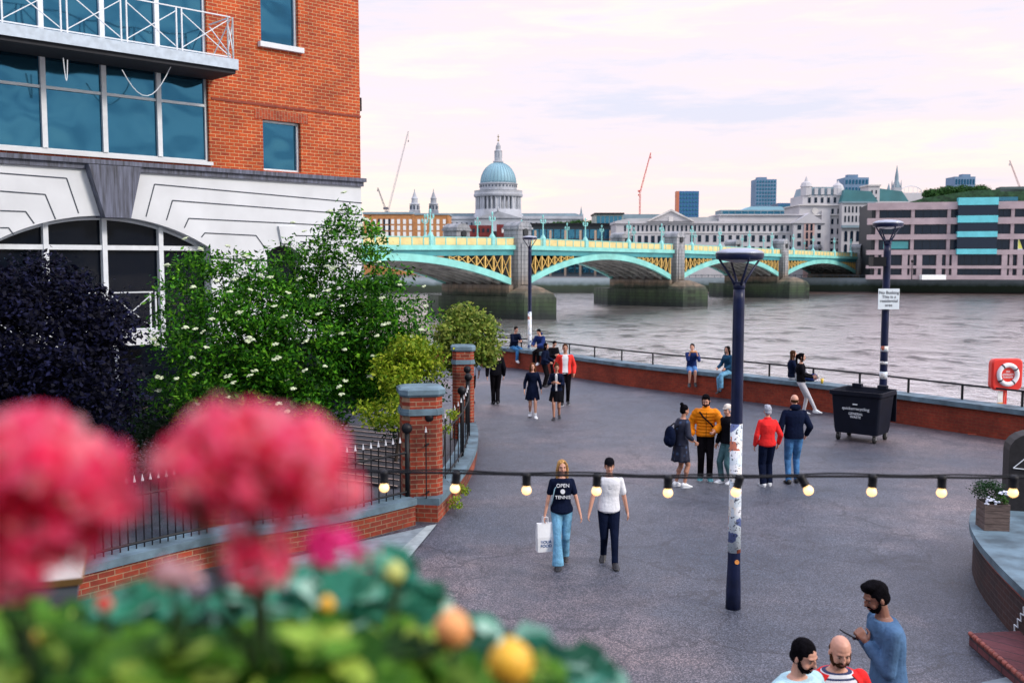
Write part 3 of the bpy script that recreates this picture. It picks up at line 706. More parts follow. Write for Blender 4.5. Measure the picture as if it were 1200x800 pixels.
def bld(name, label, cat, x0, x1, ytop, Y, depth, m, zb=-1.6, rz=0, rooft=None):
    p = W(x0, ytop, Y); w_ = sz(x1-x0, Y); h = p.z-zb
    t = thing(name, label, cat, (p.x, Y, zb), rz)
    mb = MB(); mb.b2(0, w_, 0, depth, 0, h); mb.build('wall', m, t); return t, w_, h
WHITE = mat('white_portland_facade', (.47, .46, .48), .8, var=.12, sc=.08, bs=0)
SLATE = mat('blue_grey_slate_roof', (.20, .28, .33), .7, var=.2, sc=.2)
GREENR = mat('dark_green_copper_roof', (.04, .16, .18), .6, var=.3, sc=.1)
def zat(py, Y, zb=-1.6): return W(600, py, Y).z-zb
# orange brick warehouse
OB = brick('tan_warehouse_brick', (.52, .23, .08), (.42, .17, .06), (.45, .25, .12), 1.2, .5, .03, stain=.2)
Y = 430; t, w_, h = bld('brick_warehouse', 'tan orange brick warehouse block with white windows behind the bridge, beside the office building', 'building', 426, 525, 251, Y, 20, OB)
cx = sz(58, Y)
MB().b2(-.3, cx, -.5, 3, h, h+.9).build('roof', SLATE, t); MB().b2(cx+.5, w_+.3, -.4, 20, h-.3, h+.4).build('roof', SLATE, t)
WW = mat('bright_white_window', (.75, .75, .74), .3, var=.05)
zz0, zz1 = zat(280, Y), zat(256, Y)
panes(t, 1, cx, zz0-2, zz1, 8, 4, WW, .5, .75); panes(t, cx+1, w_-.5, zz0-2, zz1, 5, 4, WW, .45, .75)
panes(t, sz(15, Y), sz(33, Y), zz0-2, zz1, 3, 4, GLF, .35, .9, -.14)
for x in (.3, cx, w_-.3): MB().b2(x-.35, x+.35, -.3, .1, 0, h-.1).build('pilaster', OB, t)
# cathedral
CATHB = mat('cathedral_dome_lead', (.20, .36, .43), .6, var=.25, sc=.06, bs=0); CST = mat('cathedral_stone', (.37, .39, .43), .8, var=.35, sc=.06, bs=0)
CDK = mat('cathedral_dark_opening', (.05, .07, .1), .8)
Y = 860; cc = W(584, 280, Y); zb = -1.6
ct = thing('domed_cathedral', 'large stone cathedral with pale blue ribbed dome, colonnaded drum and golden cross', 'cathedral', (cc.x, Y, zb))
def CZ(py): return W(584, py, Y).z-zb
def CR(px): return px*Y/FPX
MB().lathe([(CR(29), 0), (CR(29), CZ(252)), (CR(27), CZ(251)), (CR(27), CZ(246))], n=40).build('drum_base', CST, ct, True)
MB().lathe([(CR(22), CZ(247)), (CR(22), CZ(231))], n=32).build('drum_wall', CST, ct)
MB().lathe([(CR(28), CZ(231)), (CR(28.6), CZ(229.5)), (CR(28.6), CZ(228)), (CR(27.8), CZ(227)), (CR(27.8), CZ(224.5)), (CR(28.2), CZ(224))], n=40).build('entablature', CST, ct)
col = MB(); col.tube((0, 0, CZ(246)), (0, 0, CZ(231)), CR(1.25), CR(1.1), 8); first = None
for i in range(32):
    a = 2*math.pi*(i+.5)/32; loc = (CR(25.5)*math.cos(a), CR(25.5)*math.sin(a), 0)
    if first is None: first = col.build('column', CST, ct, loc=loc)
    else: clone(first, loc, ct)
for i in range(8):
    a = 2*math.pi*i/8+math.pi/8*0-math.pi/2; MB().box((CR(24)*math.cos(a), CR(24)*math.sin(a), (CZ(246)+CZ(231))/2), (CR(3.4), CR(5.2), CZ(231)-CZ(246)), a).build('niche_pier', CST, ct)
for i in range(24):
    a = 2*math.pi*(i+.5)/24; MB().box((CR(22)*math.cos(a), CR(22)*math.sin(a), (CZ(244)+CZ(234))/2), (.8, CR(2.0), CZ(234)-CZ(244)), a).build('drum_window', CDK, ct)
MB().lathe([(CR(21.5), CZ(226)), (CR(21.5), CZ(217)), (CR(22.6), CZ(216.5)), (CR(22.6), CZ(215.5)), (CR(21), CZ(215))], n=40).build('attic', CST, ct)
for i in range(32):
    a = 2*math.pi*(i+.5)/32; MB().box((CR(21.4)*math.cos(a), CR(21.4)*math.sin(a), CZ(218.8)), (.8, CR(1.5), CR(2.)), a).build('attic_window', CDK, ct)
prof = [(CR(20.6)*math.cos(t_)**.95, lerp(CZ(215), CZ(190.5), math.sin(t_))) for t_ in [math.pi/2*k/16*.955 for k in range(17)]]
MB().lathe(prof, n=64).build('dome', CATHB, ct, True)
rb = MB()
for i in range(32):
    a = 2*math.pi*i/32; rb.path([(r*math.cos(a), r*math.sin(a), z) for r, z in prof], .35, 5)
rb.build('dome_rib', mat('dome_rib_lead', (.20, .33, .40), .6), ct)
MB().lathe([(CR(6), CZ(190.5)), (CR(6), CZ(189)), (CR(4.6), CZ(188.5)), (CR(4.4), CZ(186)), (CR(3.8), CZ(185.5)), (CR(3.8), CZ(177.5)), (CR(4.5), CZ(177)), (CR(3), CZ(176)), (CR(2.8), CZ(171)), (CR(2), CZ(170)), (CR(1.2), CZ(168)), (CR(.5), CZ(166.5))], n=16).build('lantern', CST, ct)
for i in range(4):
    a = math.pi/2*i+.4; MB().box((CR(4.2)*math.cos(a), CR(4.2)*math.sin(a), (CZ(186)+CZ(177))/2), (CR(1), CR(1), CZ(177)-CZ(186)), a).build('lantern_column', CST, ct)
mb = MB(); mb.ell((0, 0, CZ(164.7)), (CR(1.1),)*3, 10); mb.bar((0, 0, CZ(164)), (0, 0, CZ(158)), .6); mb.bar((-CR(1.2), 0, CZ(160.3)), (CR(1.2), 0, CZ(160.3)), .6); mb.build('cross', mat('old_gold', (.3, .22, .1), .4, .5), ct)
x0, x1 = CR(-66), CR(98)
mb = MB(); mb.b2(x0, x1, -6, 26, 0, CZ(257)); mb.b2(x0-.6, x1+.6, -7, 27, CZ(257), CZ(256)); mb.b2(x0, x1, -6.3, 26, CZ(256), CZ(253.5)); mb.b2(CR(-26), CR(26), -24, -6, 0, CZ(257)); mb.build('nave', CST, ct)
MB().prism([(CR(-27), CZ(257)), (CR(27), CZ(257)), (0, CZ(249))], -25, -8).build('pediment', CST, ct)
MB().prism([(x0, CZ(253.5)), (x1, CZ(253.5)), (x1-6, CZ(250)), (x0+6, CZ(250))], 0, 20).build('nave_roof', SLATE, ct)
panes(ct, x0+3, CR(-28), CZ(278), CZ(259), 6, 1, CDK, .35, .8, -6.1, depth=.4, arch=True); panes(ct, CR(28), x1-3, CZ(278), CZ(259), 10, 1, CDK, .35, .8, -6.1, depth=.4, arch=True)
mb = MB(); mb.ell((0, -26, CZ(247)), (1, 1, 2.4)); mb.build('roof_statue', CST, ct)
for px_, w_t in ((481.5, 13), (504.5, 12)):
    tx = (px_-584)*Y/FPX
    mb = MB(); r = CR(w_t/2); mb.box((tx, 40, CZ(244)/2), (r*1.9, r*1.9, CZ(244)))
    q = [(1., 245), (1.05, 244), (.9, 243.6), (.85, 237), (1., 236.6), (.95, 235.6), (.62, 235), (.58, 230), (.66, 229.6), (.4, 226.5), (.22, 223), (.1, 221), (.05, 217.5)]
    mb.lathe([(r*a, CZ(b_)) for a, b_ in q], (tx, 40, 0), 16); tw = mb.build('bell_tower', CST, ct)
    for i in range(8):
        a = math.pi*2*i/8; MB().box((tx+r*.86*math.cos(a), 40+r*.86*math.sin(a), (CZ(243)+CZ(238))/2), (.7, r*.3, CZ(238)-CZ(243)), a).build('belfry_opening', CDK, tw)
# red-brick school-like blocks & church arch roofs between
Y = 480; RB = brick('deep_red_brick', (.22, .025, .025), (.17, .02, .02), (.2, .05, .05), 1.2, .5, .03)
t, w_, h = bld('red_building', 'small dark red building under the left side of the cathedral', 'building', 550, 577, 264, Y, 12, RB); panes(t, 1, w_-1, h-4, h-1, 4, 1, GLF, .5, .6)
t, w_, h = bld('red_building', 'dark red block with one square window right beside the bridge turret', 'building', 582, 600, 263, Y+12, 12, RB); panes(t, 2, w_-1.5, h-5, h-1, 2, 1, WW, .5, .55)
t, w_, h = bld('low_building', 'low dark shop row with pale awnings in front of the cathedral', 'building', 500, 600, 271, 505, 10, mat('dark_shop_front', (.08, .07, .08), .7)); 
for k in range(5): MB().prism([(k*9+1, h-4), (k*9+7, h-4), (k*9+5, h-2), (k*9+3, h-2)], -3, 0).build('awning', mat('pale_awning', (.55, .62, .65), .7), t)
Y = 560; t, w_, h = bld('low_building', 'long grey stone building under the cathedral nave with flat parapet', 'building', 640, 700, 262, Y, 16, CST); panes(t, 1, w_-1, 2, h-1, 12, 3, CDK, .4, .6)
# dark glass block with pillars
Y = 400; DKF = mat('dark_curtain_wall', (.03, .045, .06), .4); PIL = mat('tan_pillar', (.45, .33, .24), .7)
t, w_, h = bld('dark_office_block', 'dark glass office block with tan pillars seen over and under the bridge', 'building', 622, 742, 264, Y, 25, DKF)
for k in range(7): MB().b2(k*6.1+1.4, k*6.1+2.3, -.6, 0, 0, h-2).build('pillar', PIL, t)
panes(t, .5, w_-.5, 1, h-1.2, 14, 4, GLB, .85, .8); MB().b2(-.5, w_+.5, -1.5, 25, h, h+.8).build('roof', BLACKM, t)
leafs = mat('far_tree_leaves', (.06, .14, .02), .8, var=.6, sc=.6, bs=0)
Y = 440; t, w_, h = bld('glass_office_block', 'glass box office with thin black frame left of the long white building', 'building', 698, 730, 251, Y, 22, mat('pale_glass_frame', (.3, .36, .34), .5)); panes(t, .4, w_-.4, 4, h-.6, 6, 6, GLB, .82, .85); MB().b2(-.5, w_+.5, -.8, 22, h, h+.6).build('roof', BLACKM, t)
t2, w_, h = bld('dark_roofed_block', 'flat dark roofed block directly behind the long white building pediment', 'building', 722, 775, 251, 470, 22, SLATE); panes(t2, 1, w_-1, 4, h-1, 8, 5, GLF, .7, .5)
# long white classical building
Y = 372; t, w_, h = bld('long_white_building', 'long white classical riverside building with rows of small dark windows and a pediment', 'building', 722, 942, 262, Y, 20, WHITE, rz=R(0))
U = lambda px_: sz(px_-722, Y); Z = lambda py_: zat(py_, Y)
MB().b2(-.4, w_+.4, -.7, 20, h, h+.9).build('cornice', WHITE, t)
MB().prism([(-.3, h+.9), (U(842), h+.9), (U(838), Z(254)), (U(735), Z(256))], 1, 18).build('roof', mat('pale_lead_roof', (.36, .37, .38), .6, var=.2, sc=.1), t)
MB().b2(U(842), w_, 0.05, 18, h+.9, Z(252.5)).b2(U(842)-.4, w_+.4, -.6, 18.3, Z(252.5), Z(251)).build('attic', WHITE, t)
MB().prism([(U(758), h+.9), (U(812), h+.9), (U(785), Z(246.5))], -1.4, 12).build('pediment', WHITE, t)
MB().prism([(U(757), h+.8), (U(760), h+.8), (U(785), Z(247.6)), (U(810), h+.8), (U(813), h+.8), (U(785), Z(245.2))], -2.0, -1.4).build('pediment_moulding', STONE, t)
MB().box((U(785), -1.45, Z(257)), (1.6, .3, 1.8)).build('crest', STONE, t)
panes(t, U(730), U(842), Z(272), Z(263), 22, 1, GLF, .42, .75); panes(t, U(844), w_-1, Z(272), Z(263), 14, 1, GLF, .42, .75)
panes(t, U(730), U(800), Z(287), Z(275), 9, 1, GLF, .55, .8); panes(t, U(806), U(940), Z(285), Z(274), 15, 1, GLF, .42, .7); panes(t, U(806), U(940), Z(298), Z(287), 15, 1, GLF, .4, .7)
MB().b2(-.2, w_, -.3, 0, Z(273.4), Z(272.6)).build('string_course', STONE, t)
gx0, gx1 = U(926), U(962)
mb = MB(); mb.b2(gx0, gx1, -3, 18, 0, Z(262)); mb.prism([(gx0-.6, Z(262)), (gx1+.6, Z(262)), ((gx0+gx1)/2, Z(250))], -3.6, 14); mb.build('gable_wing', WHITE, t)
MB().b2(U(938), U(950), -3.3, -2.9, 0, Z(262)).build('tall_window', mat('pinkish_stone', (.5, .33, .3), .8), t); panes(t, U(939), U(949), Z(300), Z(262), 2, 4, GLF, .5, .8, -3.35)
panes(t, gx0+.5, U(938), Z(300), Z(262), 1, 4, GLF, .4, .55, -3.05); panes(t, U(951), gx1-.5, Z(300), Z(262), 1, 4, GLF, .4, .55, -3.05)
# blue glass behind
Y = 700; t, w_, h = bld('blue_glass_office', 'low pale blue glass office behind the long white building', 'building', 845, 938, 246, Y, 20, SLATE); panes(t, 1, w_-1, h-9, h-.5, 12, 2, GLB, .9, .8)
MB().prism([(sz(25, Y), h), (sz(85, Y), h), (sz(70, Y), h+2.5), (sz(35, Y), h+2.5)], 2, 18).build('roof', mat('light_blue_roof', (.25, .45, .55), .5), t)
t, w_, h = bld('dark_blue_office', 'small dark blue office tower top beside the baroque white building', 'building', 912, 937, 238, 720, 20, mat('dark_blue_cladding', (.03, .10, .2), .5)); panes(t, 1, w_-1, h-14, h-.5, 5, 3, GLB, .8, .6)
# baroque white building
Y = 392; t, w_, h = bld('baroque_building', 'ornate white stone building with mansard roof and corner turret beyond the bridge end', 'building', 937, 988, 241, Y, 22, WHITE)
U = lambda px_: sz(px_-937, Y); Z = lambda py_: zat(py_, Y)
MB().b2(-.6, w_+.6, -.9, 22, Z(241), Z(239.5)).b2(-.6, w_+.6, -.9, 22, Z(252.5), Z(251)).b2(-.6, w_+.6, -.8, 0, Z(283), Z(282)).build('cornice', STONE, t)
mb = MB(); mb.b2(U(941), U(985), .5, 18, Z(239.5), Z(229)); mb.build('attic', WHITE, t); mb = MB()
mb.prism([(U(943), Z(229)), (U(984), Z(229)), (U(981), Z(219)), (U(946), Z(219))], .8, 16); mb.build('mansard_roof', SLATE, t)
panes(t, U(945), U(982), Z(228.5), Z(220), 5, 1, WHITE, .5, .9, .6, 'dormer', depth=1.4); panes(t, U(945), U(982), Z(239), Z(230), 5, 1, GLF, .4, .7, .4)
mb = MB(); mb.lathe([(2.2, Z(229)), (2.2, Z(219)), (2.5, Z(218.5)), (1.9, Z(214)), (.8, Z(212)), (.5, Z(209)), (.1, Z(206))], (U(946), 2, 0), 10); mb.build('turret', WHITE, t)
mb = MB(); mb.lathe([(2.4, Z(229)), (2.4, Z(221)), (2.0, Z(217)), (.6, Z(214)), (.1, Z(211))], (U(983), 2, 0), 10); mb.build('turret', WHITE, t)
panes(t, U(940), U(962), Z(300), Z(254), 3, 4, GLF, .3, .55); panes(t, U(972), U(986), Z(300), Z(242), 2, 5, GLF, .4, .55)
MB().b2(U(962), U(972), -1.2, 0, 0, Z(247)).build('pilaster_bay', WHITE, t); MB().tube((U(955), -.3, Z(247)), (U(955), 0, Z(247)), 1.3, n=12).build('round_window', STONE, t)
t3, w_, h = bld('white_stone_wing', 'white stone block with green roof between the baroque building and the modern office', 'building', 987, 1024, 238, Y-4, 22, WHITE)
U = lambda px_: sz(px_-987, Y-4); Z = lambda py_: zat(py_, Y-4)
panes(t3, .6, w_-.3, Z(262), Z(240), 8, 2, GLF, .4, .65); panes(t3, .6, w_-.3, Z(300), Z(269), 5, 2, GLF, .5, .8, arch=True)
MB().b2(-.2, w_+.5, -1.0, 0, Z(267), Z(264)).b2(-.2, w_+.4, -.6, 10, h, h+.6).build('cornice', SLATE, t3); MB().prism([(0, h+.6), (w_+2, h+.6), (w_-1, Z(224)), (U(991), Z(222))], 1, 18).build('roof', GREENR, t3)
t4, w_, h = bld('white_chimney_block', 'narrow white stone tower block above the green roof', 'building', 1018, 1031, 218, 420, 10, WHITE); panes(t4, .6, w_-.6, h-7, h-1, 2, 2, GLF, .3, .5); MB().b2(-.4, w_+.4, -.5, 10, h, h+.6).build('cornice', STONE, t4)
t4, w_, h = bld('green_roof_block', 'block with dark green gabled roof beside the spired church', 'building', 1030, 1062, 236, 430, 14, WHITE); MB().prism([(-1, h), (w_+1, h), (w_-2, h+4.3), (0, h+5.6)], 0, 14).build('roof', GREENR, t4)
# modern office with pink bands
Y = 332; PINK = mat('pink_granite_cladding', (.32, .25, .27), .6, var=.15, sc=.3, bs=0); CY = mat('turquoise_spandrel_glass', (.10, .46, .52), .25, var=.1, sc=.4, bs=0)
t, w_, h = bld('modern_office', 'modern riverside office with pink granite bands, dark ribbon windows and a turquoise glazed bay', 'building', 1022, 1250, 238, Y, 30, mat('office_dark_core', (.012, .016, .022), .5), rz=R(-12))
X0_ = t.location.x; U = lambda px_: ((px_-600)/FPX*Y-X0_)/(math.cos(R(12))+(px_-600)/FPX*math.sin(R(12))); Z = lambda py_: zat(py_, Y)
bands = [(238, 246.5), (256, 263.5), (275, 281), (293, 298.5), (311, 314.5), (322, 327)]
for a, b_ in bands: MB().b2(-1.5, w_, -1.4, .0, Z(b_), Z(a)).build('floor_band', PINK, t)
for p_ in (1025, 1066, 1108, 1182, 1224): MB().b2(U(p_-2.), U(p_+2.), -.9, -.02, 0, Z(246.5)).build('pier', PINK, t)
for p_ in (1034, 1058, 1075, 1098, 1116, 1174, 1192, 1214): MB().b2(U(p_-3.2), U(p_+3.2), -1.3, -.03, 0, Z(298)).build('pier', PINK, t)
for a, b_ in zip(bands[:-1], bands[1:]):
    for (q0, q1, n_) in ((1028, 1064, 4), (1069, 1106, 4), (1111, 1180, 8), (1185, 1222, 4)): panes(t, U(q0), U(q1), Z(b_[0]), Z(a[1]), n_, 1, GLF, .94, .92, -.1)
mb = MB(); mb.b2(U(1117), U(1163), -2.6, -.04, Z(299), Z(238)); mb.build('glazed_bay', GLF, t)
for a, b_ in ((233.5, 242), (254, 262), (272, 278.5), (292, 298)): MB().b2(U(1117)-.05, U(1163)+.05, -2.7, -.05, Z(b_), Z(a)).build('turquoise_panel', CY, t)
MB().b2(U(1033), U(1062), -.16, -.05, Z(291.5), Z(283)).build('lit_green_window', mat('teal_window_glass', (.05, .3, .32), .2), t)
GRF = mat('green_roof_planting', (.025, .07, .03), .9, var=.6, sc=.8)
mb = MB(); mb.prism([(U(1060), h), (w_, h), (w_, h+3.5), (U(1185), h+4.2), (U(1140), h+4.0), (U(1080), h+1.6)], 3, 26); mb.build('planted_roof', GRF, t)
MB().b2(U(1120), U(1190), 2, 2.2, h+.3, h+1.6).build('roof_glass', GLB, t)
MB().b2(U(1170), U(1200), 3, 9, h+3.4, h+5.).build('roof_plant_room', mat('dark_plant_room', (.05, .08, .08), .6), t)
# pale low cabin + lamp posts on far promenade
tag(MB().b2(-4, 4, -1, 1, 0, 1.6).build('site_cabin', mat('white_cabin', (.7, .72, .72), .5), loc=(W(1093, 326, 326).x, 326, -1.6)), 'long white low cabin on the far promenade under the modern office', 'cabin')
for k, px_ in enumerate((1069, 1133)):
    p = W(px_, 306, 326); o = thing('street_lamp', ('thin dark lamp post on the far promenade, left of the turquoise bay', 'thin dark lamp post on the far promenade under the turquoise bay')[k], 'street lamp', (p.x, 326, -1.6), 0, 'lamp posts on the far promenade')
    MB().tube((0, 0, 0), (0, 0, 5.5), .16, .1, 6).build('post', BLACKM, o); MB().lathe([(.2, 5.5), (.5, 6.2), (.1, 6.6)], n=8).build('lantern', BLACKM, o)
p = W(1195, 306, 322); fo = thing('flag_banner', 'tall feather flag with a yellow top on the far promenade at the right edge', 'flag', (p.x-.8, 322, -1.6))
MB().tube((0, 0, 0), (0, 0, 13.5), .1, .06, 6).build('pole', FRAMEW, fo)
MB().prism([(0, 2.5), (1.9, 3.5), (1.6, 10), (.3, 13.2), (0, 13.2)], -.04, .04).build('flag_cloth', mat('white_flag_cloth', (.55, .6, .66), .7), fo); MB().prism([(.02, 10.2), (1.5, 10.2), (.3, 13.1), (.02, 13.1)], -.06, .06).build('flag_top', mat('yellow_flag_cloth', (.6, .6, .12), .7), fo)
# distant towers
def tower(label, x0, x1, yt, Y, m, nx, nz, g=GLB, dep=None, steps=()):
    t, w_, h = bld('tower_block', label, 'tower block', x0, x1, yt, Y, dep or sz(x1-x0, Y), m)
    hv = h-zat(262, Y)
    panes(t, .5, w_-.5, h-hv, h-.8, nx, nz, g, .55, .55, -.2, depth=.6)
    for (a, b_, yy) in steps: MB().b2(sz(a-x0, Y), sz(b_-x0, Y), 2, 12, h, zat(yy, Y)).build('rooftop', m, t)
    return t, w_, h
TB = mat('blue_concrete_tower', (.13, .22, .34), .7, var=.15, sc=.05, bs=0)
t, w_, h = tower('blue glass tower block with an orange left edge behind the long white building', 796, 819, 224, 1100, mat('blue_tower_cladding', (.03, .13, .30), .4), 6, 8)
MB().b2(-3, 0, 0, 10, 0, h).build('orange_edge', mat('orange_cladding', (.5, .16, .08), .6), t)
tower('tall blue-grey residential tower with balconies rising behind the white building', 886, 910, 210, 1300, TB, 7, 12, steps=((888, 899, 207.5),))
tower('stepped blue-grey residential tower behind the baroque building roof', 990, 1018, 208, 1300, TB, 7, 6, steps=((994, 1006, 204.5),))
tower('stepped blue-grey residential tower above the roof trees', 1119, 1143, 207, 1350, TB, 7, 5, steps=((1128, 1138, 204),))
# spired church, small spire
def spire(label, px_, ytip, ybase, wpx, Y, minis=()):
    p = W(px_, ybase, Y); t = thing('church_spire', label, 'church', (p.x, Y, -1.6)); r = sz(wpx/2, Y); Z = lambda py_: zat(py_, Y)
    MB().b2(-r, r, -r, r, 0, Z(lerp(ytip, ybase, .62))).build('tower', CST, t)
    MB().rings([[(r*s_*math.cos(a), r*s_*math.sin(a), Z(q)) for a in [k*math.pi/4+.39 for k in range(8)]] for s_, q in ((1.1, lerp(ytip, ybase, .62)), (.75, lerp(ytip, ybase, .5)), (.5, lerp(ytip, ybase, .42)), (.45, lerp(ytip, ybase, .3)), (.05, ytip))]).build('spire', SLATE, t)
    for a, b_ in ((-1, -1), (1, -1), (1, 1), (-1, 1)): MB().lathe([(r*.2, Z(lerp(ytip, ybase, .64))), (r*.15, Z(lerp(ytip, ybase, .5))), (.02, Z(lerp(ytip, ybase, .4)))], (a*r*.85, b_*r*.85, 0), 6).build('pinnacle', CST, t)
    return t
spire('slender stone church spire rising beside the green roofs', 1050, 194, 236, 9, 520)
spire('small grey pinnacled church tower left of the slender spire', 1041, 215, 236, 8, 515)
spire('tiny dark church spire over the dark glass block', 681, 242, 262, 5, 900)
Y = 560; p = W(1067, 236, Y); t = thing('arched_roof_frame', 'pale arched steel roof frame beside the slender spire', 'building', (p.x, Y, -1.6)); Z = lambda q: zat(q, Y)
mb = MB(); mb.path([(sz(13, Y)*math.cos(a), 0, lerp(Z(226), Z(218), math.sin(a))) for a in [math.pi*k/12 for k in range(13)]], .25, 5)
for k in (-.6, -.2, .2, .6): mb.bar((sz(13, Y)*k, 0, Z(228)), (sz(13, Y)*k, 0, Z(219.5)), .2)
mb.build('frame', FRAMEW, t); MB().b2(-sz(15, Y), sz(20, Y), 0, 10, 0, Z(226)).build('wall', WHITE, t)
# cranes
def crane(label, base, tip, Y, m, cab, wpx=1.6, tail=None):
    b0 = W(*base, Y); t = thing('tower_crane', label, 'crane', (b0.x, Y, -1.6)); zb_ = b0.z+1.6
    dx = (tip[0]-base[0])*Y/FPX; dz = W(tip[0], tip[1], Y).z-b0.z; s_ = wpx*Y/FPX/2
    mb = MB()
    for a in (-1, 1):
        for c in (-1, 1): mb.bar((a*s_*.7, c*s_*.7, 0), (a*s_*.7, c*s_*.7, zb_), .35)
    k = 0
    while k < zb_-3: mb.bar((-s_*.7, -s_*.7, k), (s_*.7, -s_*.7, k+3), .22); mb.bar((s_*.7, -s_*.7, k+3), (-s_*.7, -s_*.7, k+6), .22); k += 6
    mb.build('mast', m, t)
    A = Vector((0, 0, zb_)); B = Vector((dx, 0, zb_+dz)); d = (B-A).normalized(); nn = Vector((-d.z, 0, d.x)); mb = MB(); L = (B-A).length
    for o_ in (nn*s_*.8, -nn*s_*.8, Vector((0, 2, 0))): mb.bar(A+o_, B+o_*.5, .3)
    k = 0; sg = 1
    while k < L-4: mb.bar(A+d*k+nn*s_*.75*sg, A+d*(k+4)-nn*s_*.75*sg, .18); sg = -sg; k += 4
    mb.build('jib', m, t)
    mb = MB(); mb.box(A+Vector((-s_*1.2, 0, 1.5)), (s_*2.6, 3, s_*2.2)); mb.box(A-d*Vector((1, 0, .2)).length*4+Vector((0, 0, 2)), (s_*1.6, 3, s_*1.8)); mb.build('cab', cab, t)
    mb = MB(); mb.bar(B, B-Vector((0, 0, L*.12)), .15); mb.box(B-Vector((0, 0, L*.12)), (1, 1, 1.6)); mb.build('hook', cab, t); return t
CG = mat('pale_crane_paint', (.5, .47, .48), .6); CGD = mat('dark_crane_paint', (.12, .12, .15), .6); CRD = mat('red_crane_paint', (.6, .10, .08), .6)
crane('tall pale luffing crane leaning right over the brick warehouse', (455, 246), (479, 154), 950, CG, CGD, 2.4)
crane('short dark crane beside the tall pale crane', (452, 246), (443, 220), 930, CGD, CGD, 2.2)
crane('red luffing crane above the dark roofed block', (750, 226), (762, 179), 900, CRD, CRD, 1.8)
crane('pale crane jib leaning left above the modern office at the right edge', (1198, 226), (1182, 188), 800, mat('peach_crane_paint', (.62, .48, .46), .6), CG, 1.2)
# ------------------------------------------------------------------ lamp posts
def sticker_mat():
    m, nt, b = newmat('sticker_patchwork'); v = coords(nt, 'Object', (9, 9, 9))
    vo = nd(nt, 'ShaderNodeTexVoronoi', distance='CHEBYCHEV'); vo.inputs['Scale'].default_value = 1.; vo.inputs['Randomness'].default_value = .8; nt.links.new(v, vo.inputs['Vector'])
    s = nd(nt, 'ShaderNodeSeparateColor'); nt.links.new(vo.outputs['Color'], s.inputs[0])
    n = noise(nt, v, 3.5, 3)
    a = ramp(nt, s.outputs[0], [(0, (.6, .68, .74)), (.38, (.72, .70, .66)), (.5, (.03, .04, .10)), (.56, (.6, .7, .76)), (.66, (.10, .14, .32)), (.74, (.75, .78, .82)), (.92, (.45, .12, .06))], 'CONSTANT')
    c = mix(nt, ramp(nt, n, [(.60, (0, 0, 0)), (.63, (1, 1, 1))]), a, (.03, .04, .07))
    nt.links.new(c, b.inputs['Base Color']); b.inputs['Roughness'].default_value = .5; return m
STK = sticker_mat(); LGL = mat('frosted_lamp_cover', (.35, .36, .4), .4)
LAMPTOP = mat('pale_lamp_top', (.35, .38, .46), .3, .3)
def lamp(loc, H_, k, label, stickers=(), rz=0):
    t = thing('street_lamp', label, 'street lamp', loc, rz); r = .075*k; cr = .31*k
    MB().lathe([(r*1.35, 0), (r*1.3, .25), (r*1.12, .6), (r*1.05, 1.3), (r, H_-.62*k), (r*.98, H_-.48*k)], n=20).build('pole', NAVYM, t, True)
    mb = MB(); mb.lathe([(r*.8, H_-.5*k), (r*1.1, H_-.44*k), (r*.9, H_-.38*k)], n=16)
    for a in range(4):
        q = math.pi/2*a+.2
        mb.path([(r*.5*math.cos(q), r*.5*math.sin(q), H_-.47*k), (r*1.2*math.cos(q), r*1.2*math.sin(q), H_-.36*k), (cr*.97*math.cos(q), cr*.97*math.sin(q), H_-.06*k)], [.026*k, .019*k, .013*k], 6)
    mb.build('bracket_arms', NAVYM, t, True)
    MB().lathe([(cr*.93, H_-.09*k), (cr*.98, H_-.075*k), (cr, H_-.03*k), (cr*.99, H_-.015*k)], n=40).build('rim', NAVYM, t, True)
    MB().lathe([(cr*1.01, H_-.015*k), (cr*.96, H_+.012*k), (cr*.7, H_+.045*k), (cr*.3, H_+.06*k), (.01, H_+.062*k)], n=40).build('canopy', LAMPTOP, t, True)
    MB().lathe([(cr*.2, H_-.13*k), (cr*.8, H_-.1*k), (cr*.88, H_-.09*k)], n=24).build('reflector', LGL, t, True)
    for z0, z1 in stickers: MB().lathe([(r*1.15, z0), (r*1.10, max(z0+.05, 1.25)), (r*1.05, z1)] if z1-z0 > .6 else [(r*1.08, z0), (r*1.08, z1)], n=24).build('stickers', STK, t, True)
    return t
b = G(859, 712); Z_ = lambda py, Y: W(600, py, Y).z
lamp(b, Z_(296, b.y), .97, 'nearest tall navy lamp post, covered in stickers, standing between the walkers', [(Z_(646, b.y), Z_(496, b.y))])
for dz, hh, ry in ((Z_(640, b.y), .1, .3), (Z_(655, b.y), .12, .2)):
    pass
t = thing('sticker', 'round orange sticker low on the nearest lamp post', 'sticker', b+Vector((.02, -.082, Z_(656, b.y))));
MB().tube((0, 0, 0), (0, -.006, 0), .03, n=14).build('sticker_face', mat('orange_sticker', (.8, .32, .08), .5), t)
b = G(620, 428); lamp((b.x, b.y-1.4, 0), Z_(278, b.y-1.4), 1.0, 'farthest lamp post beside the seated group at the river wall bend', [(Z_(418, b.y-1.4), Z_(365, b.y-1.4))])
b = W(1034, 480, 26.6); b.z = 0
LR = lamp(b, Z_(261, b.y), 1.28, 'lamp post behind the black wheeled bin carrying a white notice', [(1.3, 1.5), (1.7, 1.78), (2.05, 2.2)])
k = b.y/FPX
MB().b2(-19*k, -4*k, -.2, .15, Z_(312, b.y), Z_(302, b.y)+.02).build('black_control_box', BLACKM, LR)
sg = thing('notice_sign', 'white notice board strapped to the lamp post, reading No Busking', 'sign', b+Vector((0, -.16, 0)))
sx0, sx1, sz0, sz1 = -11.5*k, 13*k, Z_(362, b.y), Z_(338, b.y)
